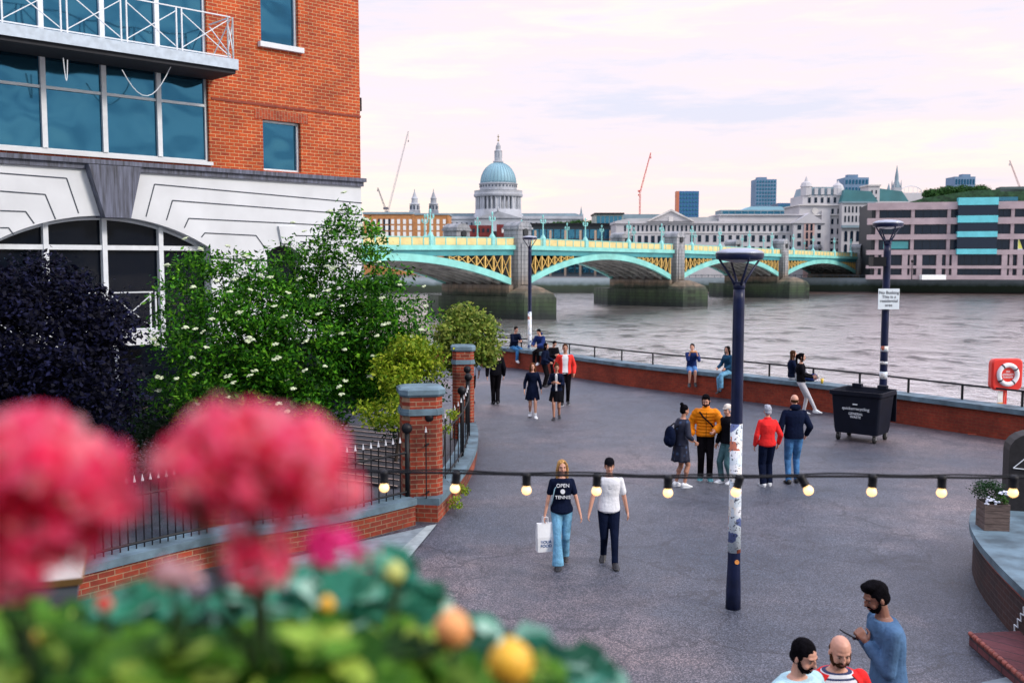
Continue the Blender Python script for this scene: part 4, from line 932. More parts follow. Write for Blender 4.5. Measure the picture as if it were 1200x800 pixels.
MB().b2(sx0, sx1, -.012, .01, sz0, sz1).build('board', mat('white_sign_board', (.72, .80, .84), .5, var=.05), sg)
INK = mat('black_ink', (.02, .02, .03), .6, var=.1, bs=0)
for i_, tx_ in enumerate(('No Busking', 'This is a', 'residential', 'area')): text_mesh(tx_, .115, 'lettering', INK, sg, facing((sx0+sx1)/2, -.016, (sz0+sz1)/2+.17-.112*i_))
# ------------------------------------------------------------------ wheeled bin
BINM = mat('black_bin_plastic', (.004, .006, .015), .6, var=.25, sc=3, bs=.08, spec=.2)
pa, pb = G(985, 512), G(1031, 522)
bn = thing('wheeled_bin', 'large black open-topped wheeled bin by the river wall', 'bin', G(1012, 516)+Vector((0, .15, 0)), R(-41))
wd, dp, bz, th = 1.28, 1.0, .2, 1.27
def ringr(sx, sy, z, r=.07):
    o = []
    for (cx_, cy_), a0 in (((1, 1), 0), ((-1, 1), 90), ((-1, -1), 180), ((1, -1), 270)):
        for j in range(4): a = R(a0+j*30); o.append((cx_*(sx-r)+r*math.cos(a), cy_*(sy-r)+r*math.sin(a), z))
    return o
mb = MB(); a, d_ = wd/2, dp/2
mb.rings([ringr(a*.84, d_*.84, bz), ringr(a*.88, d_*.86, bz+.12), ringr(a*.97, d_*.97, th-.14), ringr(a, d_, th-.12), ringr(a*1.05, d_*1.07, th-.1), ringr(a*1.05, d_*1.07, th), ringr(a*.99, d_*1.0, th), ringr(a*.93, d_*.92, th-.15), ringr(a*.8, d_*.8, bz+.1)], True)
mb.build('container', BINM, bn)
mb = MB()
for x in (-.35, .3): mb.b2(x-.12, x+.12, d_*.95, d_*1.2, th-.02, th+.08)
mb.bar((-a*.98, d_*1.15, th-.02), (a*.98, d_*1.15, th-.02), .05); mb.build('hinge', BINM, bn)
MB().b2(-a*1.0, a*1.0, d_*1.13, d_*1.2, .45, th-.05).build('lid', BINM, bn)
mb = MB(); mb.ell((-.05, .05, th-.2), (.4, .3, .12), 10); mb.ell((.2, -.1, th-.22), (.25, .2, .12), 9); mb.build('rubbish', mat('grey_rubbish_sacks', (.2, .25, .3), .5, var=.6, sc=8, bs=.6), bn)
WHT = mat('white_print', (.8, .84, .88), .6, var=.03, bs=0)
T_ = Matrix.Rotation(R(-2), 4, 'X')
text_mesh('quickerrecycling', .105, 'lettering', WHT, bn, facing(.02, -d_*.965-.012, 1.02-.18)@Matrix.Rotation(R(-4.5), 4, 'X'))
text_mesh('GENERAL\nWASTE', .085, 'lettering', WHT, bn, facing(.02, -d_*.945-.012, .86-.19)@Matrix.Rotation(R(-4.5), 4, 'X'))
MB().b2(-.06, .06, -d_*.97-.012, -d_*.97, .935, .965).build('logo_mark', WHT, bn)
for (x, y) in ((-a*.72, -d_*.7), (a*.72, -d_*.7), (-a*.72, d_*.7), (a*.72, d_*.7)):
    wmb = MB(); wmb.tube((x-.03, y, .09), (x+.03, y, .09), .09, n=16); w_o = wmb.build('wheel', mat('black_rubber', (.015, .015, .015), .7), bn, True)
    MB().b2(x-.045, x-.035, y-.04, y+.05, .08, bz+.02).b2(x+.035, x+.045, y-.04, y+.05, .08, bz+.02).b2(x-.05, x+.05, y-.05, y+.05, bz-.01, bz+.015).build('wheel_fork', mat('castor_steel', (.3, .3, .32), .4, .6), w_o)
# ------------------------------------------------------------------ lifebuoy station
RED = mat('red_lifebuoy_housing', (.72, .03, .02), .4, var=.06, bs=.03); 
lb = thing('lifebuoy_station', 'red lifebuoy housing on a red post in front of the river wall', 'lifebuoy station', G(1174, 508), R(6))
Y = G(1174, 508).y; k = Y/FPX; zc = Z_(438, Y); hw = 19*k
MB().box((0, 0, zc*.5-.1), (.13, .1, zc-.2)).build('post', RED, lb)
def rrect(hw, r, n=6):
    o = []
    for (cx_, cz_), a0 in (((1, 1), 0), ((-1, 1), 90), ((-1, -1), 180), ((1, -1), 270)):
        for j in range(n): a_ = R(a0+j*90/(n-1)); o.append((cx_*(hw-r)+r*math.cos(a_), zc+cz_*(hw-r)+r*math.sin(a_)))
    return o
mb = MB(); mb.rings([[(x, y, z) for x, z in rrect(hh, .14*hh/hw)] for y, hh in ((.06, hw*.96), (-.1, hw), (-.13, hw*.98), (-.15, hw*.92))]); mb.build('housing', RED, lb)
mb = MB(); rr_ = .29*.86
mb.path([(rr_*math.cos(2*math.pi*i/32), -.16, zc+rr_*math.sin(2*math.pi*i/32)) for i in range(32)], .062, 10, True); lr = mb.build('lifebuoy', mat('white_lifebuoy', (.78, .78, .80), .5, var=.05), lb, True)
for q in (35, 125, 215, 305):
    c_ = R(q); MB().path([(rr_*math.cos(c_+d2), -.16, zc+rr_*math.sin(c_+d2)) for d2 in (-.07, 0, .07)], .068, 10).build('lifebuoy_band', INK, lr, True)
text_mesh('999\nLIFEBUOY\nTHROW', .075, 'lettering', WHT, lb, facing(0, -.155, zc))
MB().b2(-.2, -.06, -.075, -.06, zc-hw-.32, zc-hw-.02).build('instruction_card', mat('white_card', (.7, .7, .68), .6), lb); MB().b2(-.2, -.06, -.08, -.061, zc-hw-.38, zc-hw-.32).build('orange_card_strip', mat('orange_strip', (.8, .35, .05), .6), lb)
mb = MB(); mb.path([(-.12, -.09, zc-hw-.35), (-.1, -.12, .6), (-.18, -.15, .2), (-.25, -.2, .02), (-.05, -.3, .02), (.2, -.25, .02), (.1, -.1, .02), (0, -.1, .3), (-.05, -.08, .7), (0, -.07, 1.1)], .012, 5); mb.path([(-1.0, -.1, .02), (-.6, -.25, .02), (-.2, -.2, .02), (.3, -.4, .02), (.7, -.2, .02)], .012, 5)
mb.build('rope', mat('orange_red_rope', (.5, .12, .07), .8), lb, True)
# ------------------------------------------------------------------ raised terrace on the right
TH = .72
Lt = smoothline([G(1330, 655, TH), G(1230, 608, TH), G(1175, 590, TH), G(1148, 596, TH), G(1141, 610, TH), G(1150, 632, TH), G(1172, 658, TH), G(1205, 690, TH), G(1260, 740, TH), G(1330, 800, TH)], .25)
for p in Lt: p.z = 0
tw = thing('terrace_wall', 'curved dark brick terrace wall with pale blue-grey coping at the right edge', 'wall')
wall_strip(Lt, 0, TH-.16, .4).build('brick_wall', BRICKD, tw)
mb = MB(); mb.slab([(p.x, p.y) for p in offs(Lt, -.02)], TH-.16, TH-.10); mb.build('brick_nosing', mat('red_nosing_tile', (.28, .07, .05), .6, var=.5, sc=20), tw)
mb = MB(); mb.slab([(p.x, p.y) for p in offs(Lt, -.06)], TH-.10, TH); mb.build('coping', COPING, tw)
mb = MB()
zz = [(0, 0), (.10, .0), (.10, .12), (.22, .12), (.22, .24), (.34, .24), (.34, .36)]
ip = min(range(len(Lt)), key=lambda i: (Lt[i]-G(1188, 712, .35)).length); a_ = Lt[ip]; b_ = Lt[min(ip+2, len(Lt)-1)]; dd = (b_-a_).normalized(); nn = Vector((dd.y, -dd.x, 0))
pts_ = [(0, .0), (.07, .02), (.05, .12), (.15, .13), (.13, .23), (.23, .24), (.21, .33), (.30, .34), (.28, .44)]
mb.path([a_-dd*.12+dd*x*1.2+nn*.02+Vector((0, 0, .05+z)) for x, z in pts_], .009, 5)
tag(mb.build('painted_squiggle', mat('white_chalk_paint', (.6, .65, .7), .7)), 'white stepped squiggle mark on the dark terrace wall', 'wall marking')
# red tiled step at lower right
st_ = thing('tiled_step', 'dark red tiled step with rounded nosing at the lower right', 'step')
A, B_, C_, D_ = G(1136, 741, .15), G(1215, 808, .15), G(1290, 800, .15), G(1196, 738, .15)
MB().slab([(p.x, p.y) for p in (A, B_, C_, D_)], 0, .145).build('step_block', brick('dark_red_step_tile', (.20, .055, .06), (.13, .04, .05), (.05, .03, .035), .3, .09, .012, stain=.4), st_)
n_ = 15
for i in range(n_):
    p = lerp(A, B_, (i+.5)/n_); q = lerp(A, B_, (i+.06)/n_); r_ = lerp(A, B_, (i+.94)/n_)
    MB().path([q, lerp(q, r_, .15), lerp(q, r_, .85), r_], [.018, .028, .028, .018], 8).build('nosing_brick', mat('red_nosing_tile', (.3, .08, .06), .6), st_, True)
quadsheet('terrace_paving', [G(1150, 800), G(1200, 790), G(1330, 840), G(1200, 880)], .012, SLB)
# planter box, conifer + white flowers
pp = G(1168, 622, TH); kk = pp.y/FPX
pl = thing('wooden_planter', 'square wooden planter with green plant and white flowers on the terrace coping', 'planter', pp+Vector((.02, .17, 0)), R(-6))
WOOD = mat('weathered_timber', (.12, .085, .075), .8, var=.4, sc=8, bs=.4, sz=(1, 1, 6))
for i in range(4): MB().b2(-.17, .17, -.17, .17, .001+i*.095, .09+i*.095).build('board', WOOD, pl)
MB().b2(-.15, .15, -.15, .15, .38, .385).build('soil', mat('soil', (.03, .02, .015), .95), pl)
def leaves(name, m, parent, blobs, n, size, asp=2.2, clump=30, up=.4, droop=0., seed=1, shell=.5, csz=.22, grow=None):
    rng = np.random.default_rng(seed); P = []; 
    vol = np.array([b[3]*b[4]*b[5] for b in blobs])**.82; vol = vol/vol.sum()
    nc = max(1, n//clump); which = rng.choice(len(blobs), nc, p=vol)
    d = rng.normal(size=(nc, 3)); d /= np.linalg.norm(d, axis=1)[:, None]
    r = rng.random(nc)**(1/3*(1-shell)+.02)
    B = np.array(blobs)[which]
    cc_ = B[:, :3]+d*r[:, None]*B[:, 3:]
    idx = rng.integers(0, nc, n); ctr = cc_[idx]; out = d[idx]
    off = rng.normal(size=(n, 3))*csz*np.array([1, 1, .6]); 
    p = ctr+off; p[:, 2] -= droop*np.linalg.norm(off[:, :2], axis=1)
    nrm = rng.normal(size=(n, 3))*.7+out*.5+np.array([0, 0, up]); nrm /= np.linalg.norm(nrm, axis=1)[:, None]
    t = rng.normal(size=(n, 3)); t -= nrm*(t*nrm).sum(1)[:, None]; t /= np.linalg.norm(t, axis=1)[:, None]
    s = np.cross(nrm, t); L = size*(.6+.8*rng.random(n))[:, None]; w_ = L/asp/2
    v = np.stack([p-t*L/2, p+s*w_-nrm*L*.08, p+t*L/2, p-s*w_-nrm*L*.08], 1).reshape(-1, 3)
    me = bpy.data.meshes.new(name); nf = n
    me.vertices.add(len(v)); me.vertices.foreach_set('co', v.astype(np.float32).ravel())
    me.loops.add(nf*4); me.loops.foreach_set('vertex_index', np.arange(nf*4, dtype=np.int32))
    me.polygons.add(nf); me.polygons.foreach_set('loop_start', np.arange(0, nf*4, 4, dtype=np.int32)); me.polygons.foreach_set('loop_total', np.full(nf, 4, dtype=np.int32))
    me.update(calc_edges=True); me.materials.append(m)
    o = bpy.data.objects.new(name, me); COL.objects.link(o)
    if parent: o.parent = parent
    return o, cc_
LDK = leafmat('conifer_leaf', [(0, (.01, .035, .015)), (1, (.03, .09, .03))]); LGR = leafmat('mid_green_leaf', [(0, (.02, .07, .01)), (1, (.07, .17, .03))])
leaves('foliage', LDK, pl, [(-.06, .06, .55, .2, .13, .11)], 1600, .03, seed=3, csz=.04)
leaves('foliage', LGR, pl, [(.06, -.06, .44, .13, .11, .07)], 300, .04, seed=4, csz=.03)
WFL = mat('white_petal', (.72, .75, .85), .6, var=.1)
for (x, y, z) in ((-.08, -.14, .45), (-.02, -.15, .41), (.09, -.1, .54), (.14, -.12, .5), (-.13, -.15, .40)):
    mb = MB()
    for j in range(9): mb.ell((x+random.gauss(0, .025), y+random.gauss(0, .02), z+random.gauss(0, .02)), (.02, .02, .012), 6)
    mb.build('white_flower', WFL, pl)
# dark barrel / round-topped board behind
p = G(1193, 600, TH); bo = thing('menu_board', 'black round-topped menu board with white edge line and chalk writing at the right edge', 'board', p+Vector((.26, .28, 0)), R(-14))
o = [(-.32, 0), (.42, 0), (.42, .92)]+[(.05+.37*math.cos(a), .92+.28*math.sin(a)) for a in [math.pi*j/10 for j in range(1, 10)]]+[(-.32, .92)]
MB().prism(o, -.25, .12).build('board_body', mat('black_board_wood', (.014, .012, .014), .7, var=.5, sc=12), bo)
MB().bar((-.26, -.262, .66), (.02, -.262, .93), .012).bar((-.26, -.262, .66), (.4, -.262, .62), .012).build('white_edge_line', WHT, bo)
MB().path([(.06, -.262, .74), (.09, -.262, .80), (.12, -.262, .75), (.16, -.262, .82), (.19, -.262, .76), (.25, -.262, .80)], .010, 5).build('chalk_stroke', WHT, bo)
# ------------------------------------------------------------------ festoon lights
fs_ = thing('festoon_lights', 'black cable of lit round warm bulbs strung across the view above the promenade', 'string lights')
YL = 4.9; P = [(-260, 538), (150, 545), (395, 551), (450, 553), (535, 554), (617, 556), (700, 557), (783, 559), (867, 559), (938, 558), (1023, 558), (1104, 559), (1188, 559), (1460, 553)]
PW = smoothline([W(a, b_, YL) for a, b_ in P], .04)
MB().path(PW, .0068, 6).path([p+Vector((0, .004, .011+.004*math.sin(i*.4))) for i, p in enumerate(PW)], .0045, 5).build('cable', BLACKM, fs_, True)
BULB = mat('lit_warm_bulb', (.9, .7, .45), .3, emit=(1., .56, .20), es=1.45, bs=0)
RIM = mat('amber_bulb_glass', (.8, .4, .12), .3, emit=(1., .42, .12), es=1.6, bs=0)
for i, (px_, tilt) in enumerate(((450, 0), (535, .1), (617, 0), (700, .05), (783, 0), (867, .25), (938, -.5), (1023, .05), (1104, 0), (1188, 0))):
    y_ = float(np.interp(px_, [a for a, _ in P], [b_ for _, b_ in P])); q = W(px_, y_, YL)
    h_ = thing('x', None, None, q, 0); bpy.data.objects.remove(h_)
    M = Matrix.Translation(q) @ Matrix.Rotation(tilt, 4, 'Y') @ Matrix.Rotation(-.25 if i == 6 else 0, 4, 'X')
    def prof(pr, n=18): return [[M @ Vector((r*math.cos(2*math.pi*k/n), r*math.sin(2*math.pi*k/n), z)) for k in range(n)] for r, z in pr]
    hb = MB(); hb.rings(prof([(.012, .012), (.024, .004), (.022, -.01), (.021, -.045), (.024, -.052), (.02, -.056)])); ho = hb.build('bulb_holder', BLACKM, fs_, True)
    MB().rings(prof([(.014, -.054), (.018, -.062), (.0225, -.070), (.025, -.080), (.0225, -.091), (.015, -.099), (.005, -.103)])).build('bulb', BULB, ho, True)
# ------------------------------------------------------------------ lantern + balcony planting in the foreground
ln = thing('post_lantern', 'grey tapered lantern with brass rim half hidden behind the left pink flowers', 'lantern', W(30, 700, 3.4)*1.0)
ln.location.z = 0; zt_ = W(60, 668, 3.4).z
sq = lambda h_, z: [(x*h_, y*h_, z) for x, y in ((-1, -1), (1, -1), (1, 1), (-1, 1))]
MB().rings([sq(.11, zt_-.38), sq(.19, zt_-.01)]).build('glass_body', mat('smoky_lantern_glass', (.10, .12, .14), .25), ln, rz=R(20))
BRS = mat('brass_trim', (.5, .3, .1), .35, .8)
MB().rings([sq(.2, zt_-.012), sq(.205, zt_+.012)]).build('brass_rim', BRS, ln, rz=R(20))
MB().rings([sq(.2, zt_+.013), sq(.13, zt_+.08), sq(.05, zt_+.12)]).build('lantern_roof', mat('pale_lantern_roof', (.5, .45, .42), .4, .3), ln, rz=R(20))
mb = MB(); mb.tube((0, 0, 0), (0, 0, zt_-.38), .05, n=12); mb.lathe([(.1, 0), (.1, .3), (.06, .4)], n=12); mb.build('post', BLACKM, ln)
tr = thing('flower_trough', 'long black balcony flower trough in the blurred foreground', 'planter')
A = W(-160, 735, .98); B_ = W(395, 712, 1.16)
dd = (B_-A); dd.z = 0; MB().bar(A, B_, .03, .04).bar(A-Vector((0, 0, .18)), B_-Vector((0, 0, .18)), .03).build('rail', BLACKM, tr)
A = W(-420, 760, .80); B_ = W(620, 900, .86)
MB().bar(A-Vector((0, 0, .13)), B_-Vector((0, 0, .13)), .2, .2).build('trough', BLACKM, tr)
PETAL = leafmat('pink_geranium_petal', [(0, (1.0, .04, .19)), (.45, (1.0, .17, .38)), (1, (1.0, .60, .66))], .5, .62)
MAGP = leafmat('magenta_petal', [(0, (.85, .01, .25)), (1, (.95, .10, .45))], .5, .35)
STEM = mat('green_stem', (.03, .07, .02), .6)
def petals(name, m, parent, c, r, n, size, seed, flat=.8):
    rng = random.Random(seed); mb = MB()
    for i in range(n):
        d = Vector((rng.gauss(0, 1), rng.gauss(0, 1), rng.gauss(0, 1)*flat+.25)).normalized(); p = c+Vector((d.x*r, d.y*r, d.z*r*flat))*rng.uniform(.8, 1.05)
        x, y = basis((d+Vector((rng.gauss(0, .3), rng.gauss(0, .3), rng.gauss(0, .3)))).normalized())
        for k in range(5):
            a = 2*math.pi*k/5+rng.random(); u = x*math.cos(a)+y*math.sin(a); v_ = d.cross(u); s_ = size*rng.uniform(.8, 1.1)
            o = [p, p+u*s_*.45+v_*s_*.32+d*s_*.12, p+u*s_*.85+v_*s_*.36+d*s_*.2, p+u*s_*1.05+d*s_*.12, p+u*s_*.85-v_*s_*.36+d*s_*.2, p+u*s_*.45-v_*s_*.32+d*s_*.12]
            mb.add(o, [(0, 1, 2, 3, 4, 5)])
    return mb.build(name, m, parent)
ptr = W(300, 760, .80)
def geranium(label, heads, base):
    t = thing('geranium', label, 'flower', base)
    for i, (px_, py_, Yd, rp, m, n) in enumerate(heads):
        c = W(px_, py_, Yd)-base; r = rp*Yd/FPX
        petals('flower_head', m, t, c, r, n*2//3, r*.52, i*7+int(px_))
        if i not in (0, 5): continue
        mb = MB(); mb.path([Vector((0, 0, 0)), c*.5+Vector((0, 0, -.02)), c-Vector((0, 0, r*.3))], .004, 6); mb.build('stem', STEM, t)
    return t
g1 = geranium('big blurred pink geranium head at the far left edge of the foreground', [(x_, y_, .60+k_*.006, r_, PETAL, int(r_*1.35)) for k_, (x_, y_, r_) in enumerate([(-35, 565, 66), (35, 532, 56), (92, 552, 48), (130, 594, 34), (60, 600, 58), (25, 650, 52), (102, 622, 36), (0, 600, 60)])], W(40, 790, .7))
g2 = geranium('big blurred pink geranium head in the middle of the foreground, above the leaves', [(x_, y_, .61+k_*.006, r_, PETAL, int(r_*1.35)) for k_, (x_, y_, r_) in enumerate([(220, 545, 38), (256, 514, 42), (305, 508, 40), (354, 532, 46), (384, 576, 36), (300, 552, 56), (235, 582, 32), (345, 588, 34), (270, 590, 30)])], W(300, 790, .75))
g3 = geranium('small red and magenta blooms low between the leaves in the foreground', [(300, 655, .66, 38, PETAL, 40), (388, 645, .68, 30, MAGP, 30), (430, 652, .70, 14, MAGP, 10)], W(330, 790, .75))
g4 = geranium('pale pink and white bud cluster beside the dark rail in the foreground', [(205, 676, .72, 24, mat('pale_pink_petal', (.85, .50, .50), .6), 30)], W(210, 790, .75))
LVT = leafmat('blue_green_leaf', [(0, (.02, .10, .06)), (.4, (.03, .22, .14)), (.65, (.12, .50, .38)), (1, (.62, .85, .78))], .5, .3)
LVD = leafmat('deep_green_leaf', [(0, (.006, .03, .008)), (.4, (.04, .15, .015)), (.75, (.16, .38, .04)), (1, (.50, .66, .12))], .5, .3)
def roundleaves(name, m, parent, blobs, n, size, seed):
    rng = random.Random(seed); mb = MB()
    for i in range(n):
        c, r = rng.choice(blobs); d = Vector((rng.gauss(0, 1), rng.gauss(0, 1), rng.gauss(0, 1))).normalized()*rng.random()**.4
        p = c+Vector((d.x*r[0], d.y*r[1], d.z*r[2])); nrm = (Vector((rng.gauss(0, .4), rng.gauss(-.3, .4), 1))).normalized(); x, y = basis(nrm); s_ = size*rng.uniform(.6, 1.2)
        ring = [p+(x*math.cos(a)+y*math.sin(a))*s_*(.9+.12*math.cos(5*a))*(1 if a > .3 else .5)+nrm*s_*.15 for a in [2*math.pi*k/11 for k in range(11)]]
        mb.add([p]+ring, [(0, 1+k, 1+(k+1) % 11) for k in range(11)])
    return mb.build(name, m, parent)
tp = thing('trough_plants', 'mass of blurred blue-green leaves spilling over the flower trough', 'plant', W(350, 800, .8))
ob = tp.location
def BL(px_, py_, Yd, a, b_, c): return (W(px_, py_, Yd)-ob, (a*Yd/FPX, b_, c*Yd/FPX))
roundleaves('leaves', LVT, tp, [BL(380, 700, .95, 60, .05, 26), BL(470, 715, 1.0, 70, .05, 28), BL(530, 755, 1.0, 60, .05, 25), BL(610, 780, 1.0, 60, .05, 22), BL(680, 800, 1.0, 50, .05, 18), BL(170, 715, .9, 50, .04, 24), BL(300, 705, .95, 60, .04, 22), BL(440, 675, 1.0, 40, .04, 16)], 430, .024, 5)
roundleaves('leaves', LVD, tp, [BL(180, 790, .75, 110, .06, 40), BL(330, 780, .78, 110, .06, 45), BL(470, 790, .85, 90, .06, 40), BL(600, 815, .9, 60, .05, 20), BL(40, 790, .75, 110, .06, 34), BL(20, 745, .9, 90, .05, 16)], 860, .022, 6)
BUD = mat('yellow_orange_petal', (.88, .42, .03), .5, var=.4, sc=30); BUD2 = mat('peach_bud_petal', (.85, .30, .10), .5, var=.5, sc=30)
for nme, (px_, py_, Yd, r, m) in {'peach rose bud standing above the blurred leaves': (530, 742, .95, 21, BUD2), 'large yellow-orange bud at the bottom of the blurred leaves': (598, 782, .92, 26, BUD), 'tiny yellow bud near the magenta bloom': (383, 712, .95, 9, BUD), 'tiny red bud left of the pale leaves': (122, 712, .9, 9, RED), 'tiny orange bud in the dark lower left corner': (38, 752, .85, 8, BUD), 'pale yellow-green bud at the right of the magenta bloom': (462, 675, 1.0, 12, mat('pale_green_bud', (.5, .55, .15), .6))}.items():
    Yd -= .12; c = W(px_, py_-4, Yd); r_ = 1.12*r*Yd/FPX; t = thing('flower_bud', nme, 'flower bud', c-Vector((0, 0, .1)))
    MB().lathe([(.1*r_, -r_), (.75*r_, -.6*r_), (r_, 0), (.8*r_, .6*r_), (.2*r_, 1.1*r_)], (0, 0, .1), 12).build('petals', m, t, True); MB().path([(0, 0, -.05), (0, 0, .1-r_*.8)], .003, 6).build('stem', STEM, t)
# ------------------------------------------------------------------ trees and shrubs
def limbs(mb, base, tips, r0, rng):
    for tp_ in tips:
        m_ = lerp(base, tp_, .45)+Vector((rng.gauss(0, .15), rng.gauss(0, .15), .1)); mb.path([base, lerp(base, m_, .5), m_, lerp(m_, tp_, .6)+Vector((rng.gauss(0, .1), rng.gauss(0, .1), 0)), tp_], [r0, r0*.8, r0*.55, r0*.3, r0*.1], 7)
def tree(name, label, cat, base, blobs, m, n, size, r0=.09, seed=1, asp=2.2, csz=.2, clump=30, droop=0., ntip=22, stems=1, trunkname='trunk'):
    """blobs: (px,py,Y,rx px,ry m,rz px)"""
    rng = random.Random(seed); t = thing(name, label, cat, base); bl = []
    for (px_, py_, Y, a, b_, c) in blobs:
        q = W(px_, py_, Y)-Vector(base); bl.append((q.x, q.y, q.z, a*Y/FPX, b_, c*Y/FPX))
    o, cc_ = leaves('crown', m, t, bl, n, size, asp=asp, seed=seed, csz=csz, clump=clump, droop=droop)
    mb = MB()
    for s_ in range(stems):
        b0 = Vector((rng.gauss(0, .25), rng.gauss(0, .25), 0)) if stems > 1 else Vector((0, 0, 0)); fork = b0+Vector((rng.gauss(0, .1), 0, max(.4, bl[0][2]*.45)))
        mb.path([b0, lerp(b0, fork, .5)+Vector((.03, 0, 0)), fork], [r0*1.3, r0, r0*.8], 9)
        limbs(mb, fork, [Vector(cc_[rng.randrange(len(cc_))]) for _ in range(ntip)], r0*.5, rng)
    mb.build(trunkname, BARK, t); return t, cc_
ELD = leafmat('elder_leaf', [(0, (.006, .035, .004)), (.5, (.022, .12, .008)), (.85, (.08, .30, .015)), (1, (.22, .50, .04))], .45, .35)
gb = G(350, 540)
ELDB = [(270, 410, 19, 66, 1.2, 80), (350, 400, 19.5, 80, 1.3, 75), (425, 400, 20, 52, 1.1, 70), (250, 450, 18.8, 50, 1., 45), (330, 470, 19, 90, 1., 40), (458, 392, 19.8, 36, .8, 58), (440, 440, 19.8, 40, .8, 40), (400, 345, 20, 50, .8, 40), (310, 350, 19.5, 50, .8, 35)]
_r = random.Random(21)
for (x_, y_, a_, c_) in ((205, 345, 18, 26), (222, 318, 16, 22), (247, 305, 17, 16), (275, 312, 15, 16), (298, 318, 16, 18), (322, 303, 15, 15), (345, 292, 14, 14), (362, 310, 16, 18), (378, 287, 12, 16), (392, 268, 9, 16), (405, 250, 7, 14), (414, 238, 5, 8), (400, 300, 20, 20), (425, 283, 14, 12), (440, 300, 18, 14), (436, 268, 7, 9), (462, 322, 20, 14), (478, 345, 18, 14), (490, 368, 14, 14), (484, 395, 15, 16), (470, 425, 16, 16), (196, 385, 14, 24), (192, 430, 14, 24), (452, 285, 6, 6), (498, 350, 8, 7), (203, 470, 16, 20), (420, 262, 8, 8)):
    ELDB.append((x_, y_, 19.6+_r.uniform(-.6, .8), a_, .45, c_))
et, ec = tree('elder_tree', 'large green elder tree dotted with flat white flower heads, in front of the building', 'tree', (gb.x, gb.y+.4, 0),
    ELDB,
    ELD, 56000, .10, .08, 11, asp=2.4, csz=.14, clump=46, droop=.35, ntip=16, stems=3)
UMB = mat('cream_umbel', (.55, .62, .42), .8, var=.25, sc=20)
cells = {}
for c in ec:
    wp = Vector(c)+et.location; q_ = (int(FPX*wp.x/wp.y//22), int((wp.z-CAMH)/wp.y*FPX//22))
    if q_ not in cells or wp.y < cells[q_][0]: cells[q_] = (wp.y, c)
cl_ = list(cells.values()); random.Random(3).shuffle(cl_)
for (_, c) in cl_[:96]:
    mb = MB(); c = Vector(c)+Vector((random.gauss(0, .15), -.34, .20+random.random()*.18)); r_ = random.uniform(.035, .070); ti = Vector((random.gauss(0, .3), -.35, 1)).normalized(); x, y = basis(ti)
    for j in range(22):
        a = random.random()*6.28; q = r_*math.sqrt(random.random()); mb.ell(c+x*q*math.cos(a)+y*q*math.sin(a)+ti*random.uniform(0, .02), (.022, .022, .010), 5)
    mb.build('flower_head', UMB, et)
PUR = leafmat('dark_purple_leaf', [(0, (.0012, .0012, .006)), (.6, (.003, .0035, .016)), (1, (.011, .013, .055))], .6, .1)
gb = G(55, 560)
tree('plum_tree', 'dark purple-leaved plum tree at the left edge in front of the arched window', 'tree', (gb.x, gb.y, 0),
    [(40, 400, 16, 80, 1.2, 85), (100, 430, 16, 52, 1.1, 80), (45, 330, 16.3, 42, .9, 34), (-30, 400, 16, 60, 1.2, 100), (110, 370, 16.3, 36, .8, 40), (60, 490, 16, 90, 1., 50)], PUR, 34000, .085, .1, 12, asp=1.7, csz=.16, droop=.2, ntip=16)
YLF = leafmat('yellow_green_leaf', [(0, (.08, .18, .012)), (.5, (.22, .33, .02)), (1, (.42, .48, .05))], .5, .35)
SHR = leafmat('pale_shrub_leaf', [(0, (.06, .14, .02)), (.5, (.18, .26, .04)), (1, (.38, .42, .10))], .5, .3)
gb = G(548, 478)
tree('garden_shrub', 'yellow-green rounded bush behind the farther brick pier', 'shrub', (gb.x, gb.y+.2, 0), [(548, 395, 26, 30, .8, 32), (530, 400, 26, 16, .6, 40), (568, 398, 26, 17, .6, 32), (545, 372, 26, 20, .5, 16), (572, 412, 26, 8, .4, 14)], SHR, 8500, .11, .05, 13, asp=1.8, csz=.12, clump=22, ntip=14, trunkname='stems')
gb = G(455, 560)
tree('garden_shrub', 'bright yellow-green feathery shrub leaning over the near pier', 'shrub', (gb.x, gb.y+1.2, 0), [(485, 408, 19, 26, .4, 13), (500, 418, 19, 18, .4, 12), (455, 435, 18.6, 15, .3, 22), (462, 470, 18.4, 10, .3, 30), (430, 480, 18.2, 14, .3, 8), (505, 432, 19, 10, .3, 8), (445, 492, 18.2, 18, .3, 8), (478, 440, 18.6, 14, .3, 14)], YLF, 4800, .09, .035, 14, asp=2.2, csz=.10, clump=26, ntip=16, trunkname='stems')
gb = G(528, 600)
t, _ = tree('climbing_plant', 'small yellow-green sprigs poking through the iron fence by the near pier', 'plant', (G(524, 560).x-.1, G(524, 560).y+.25, .4), [(527, 484, 18.4, 8, .1, 5), (521, 503, 18.4, 5, .1, 5)], YLF, 260, .06, .012, 15, csz=.05, clump=18, ntip=4, trunkname='stems')
t, _ = tree('wall_weed', 'little green weed growing at the foot of the near pier', 'plant', (G(534, 592).x, G(534, 592).y-.1, 0), [(533, 589, 17.2, 8, .1, 6), (541, 575, 17.8, 6, .1, 8)], YLF, 420, .05, .008, 16, csz=.04, clump=18, ntip=3, trunkname='stems')
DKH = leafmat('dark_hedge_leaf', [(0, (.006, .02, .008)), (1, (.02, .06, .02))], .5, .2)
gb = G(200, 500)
tree('garden_shrub', 'dark evergreen shrub in deep shade between the purple plum and the elder', 'shrub', (gb.x-.3, gb.y+1, 0), [(190, 490, 20, 60, .8, 45), (150, 520, 20, 60, .8, 40), (480, 470, 23, 40, .8, 50), (250, 520, 20, 60, .8, 40)], DKH, 9000, .1, .05, 17, ntip=8, trunkname='stems')
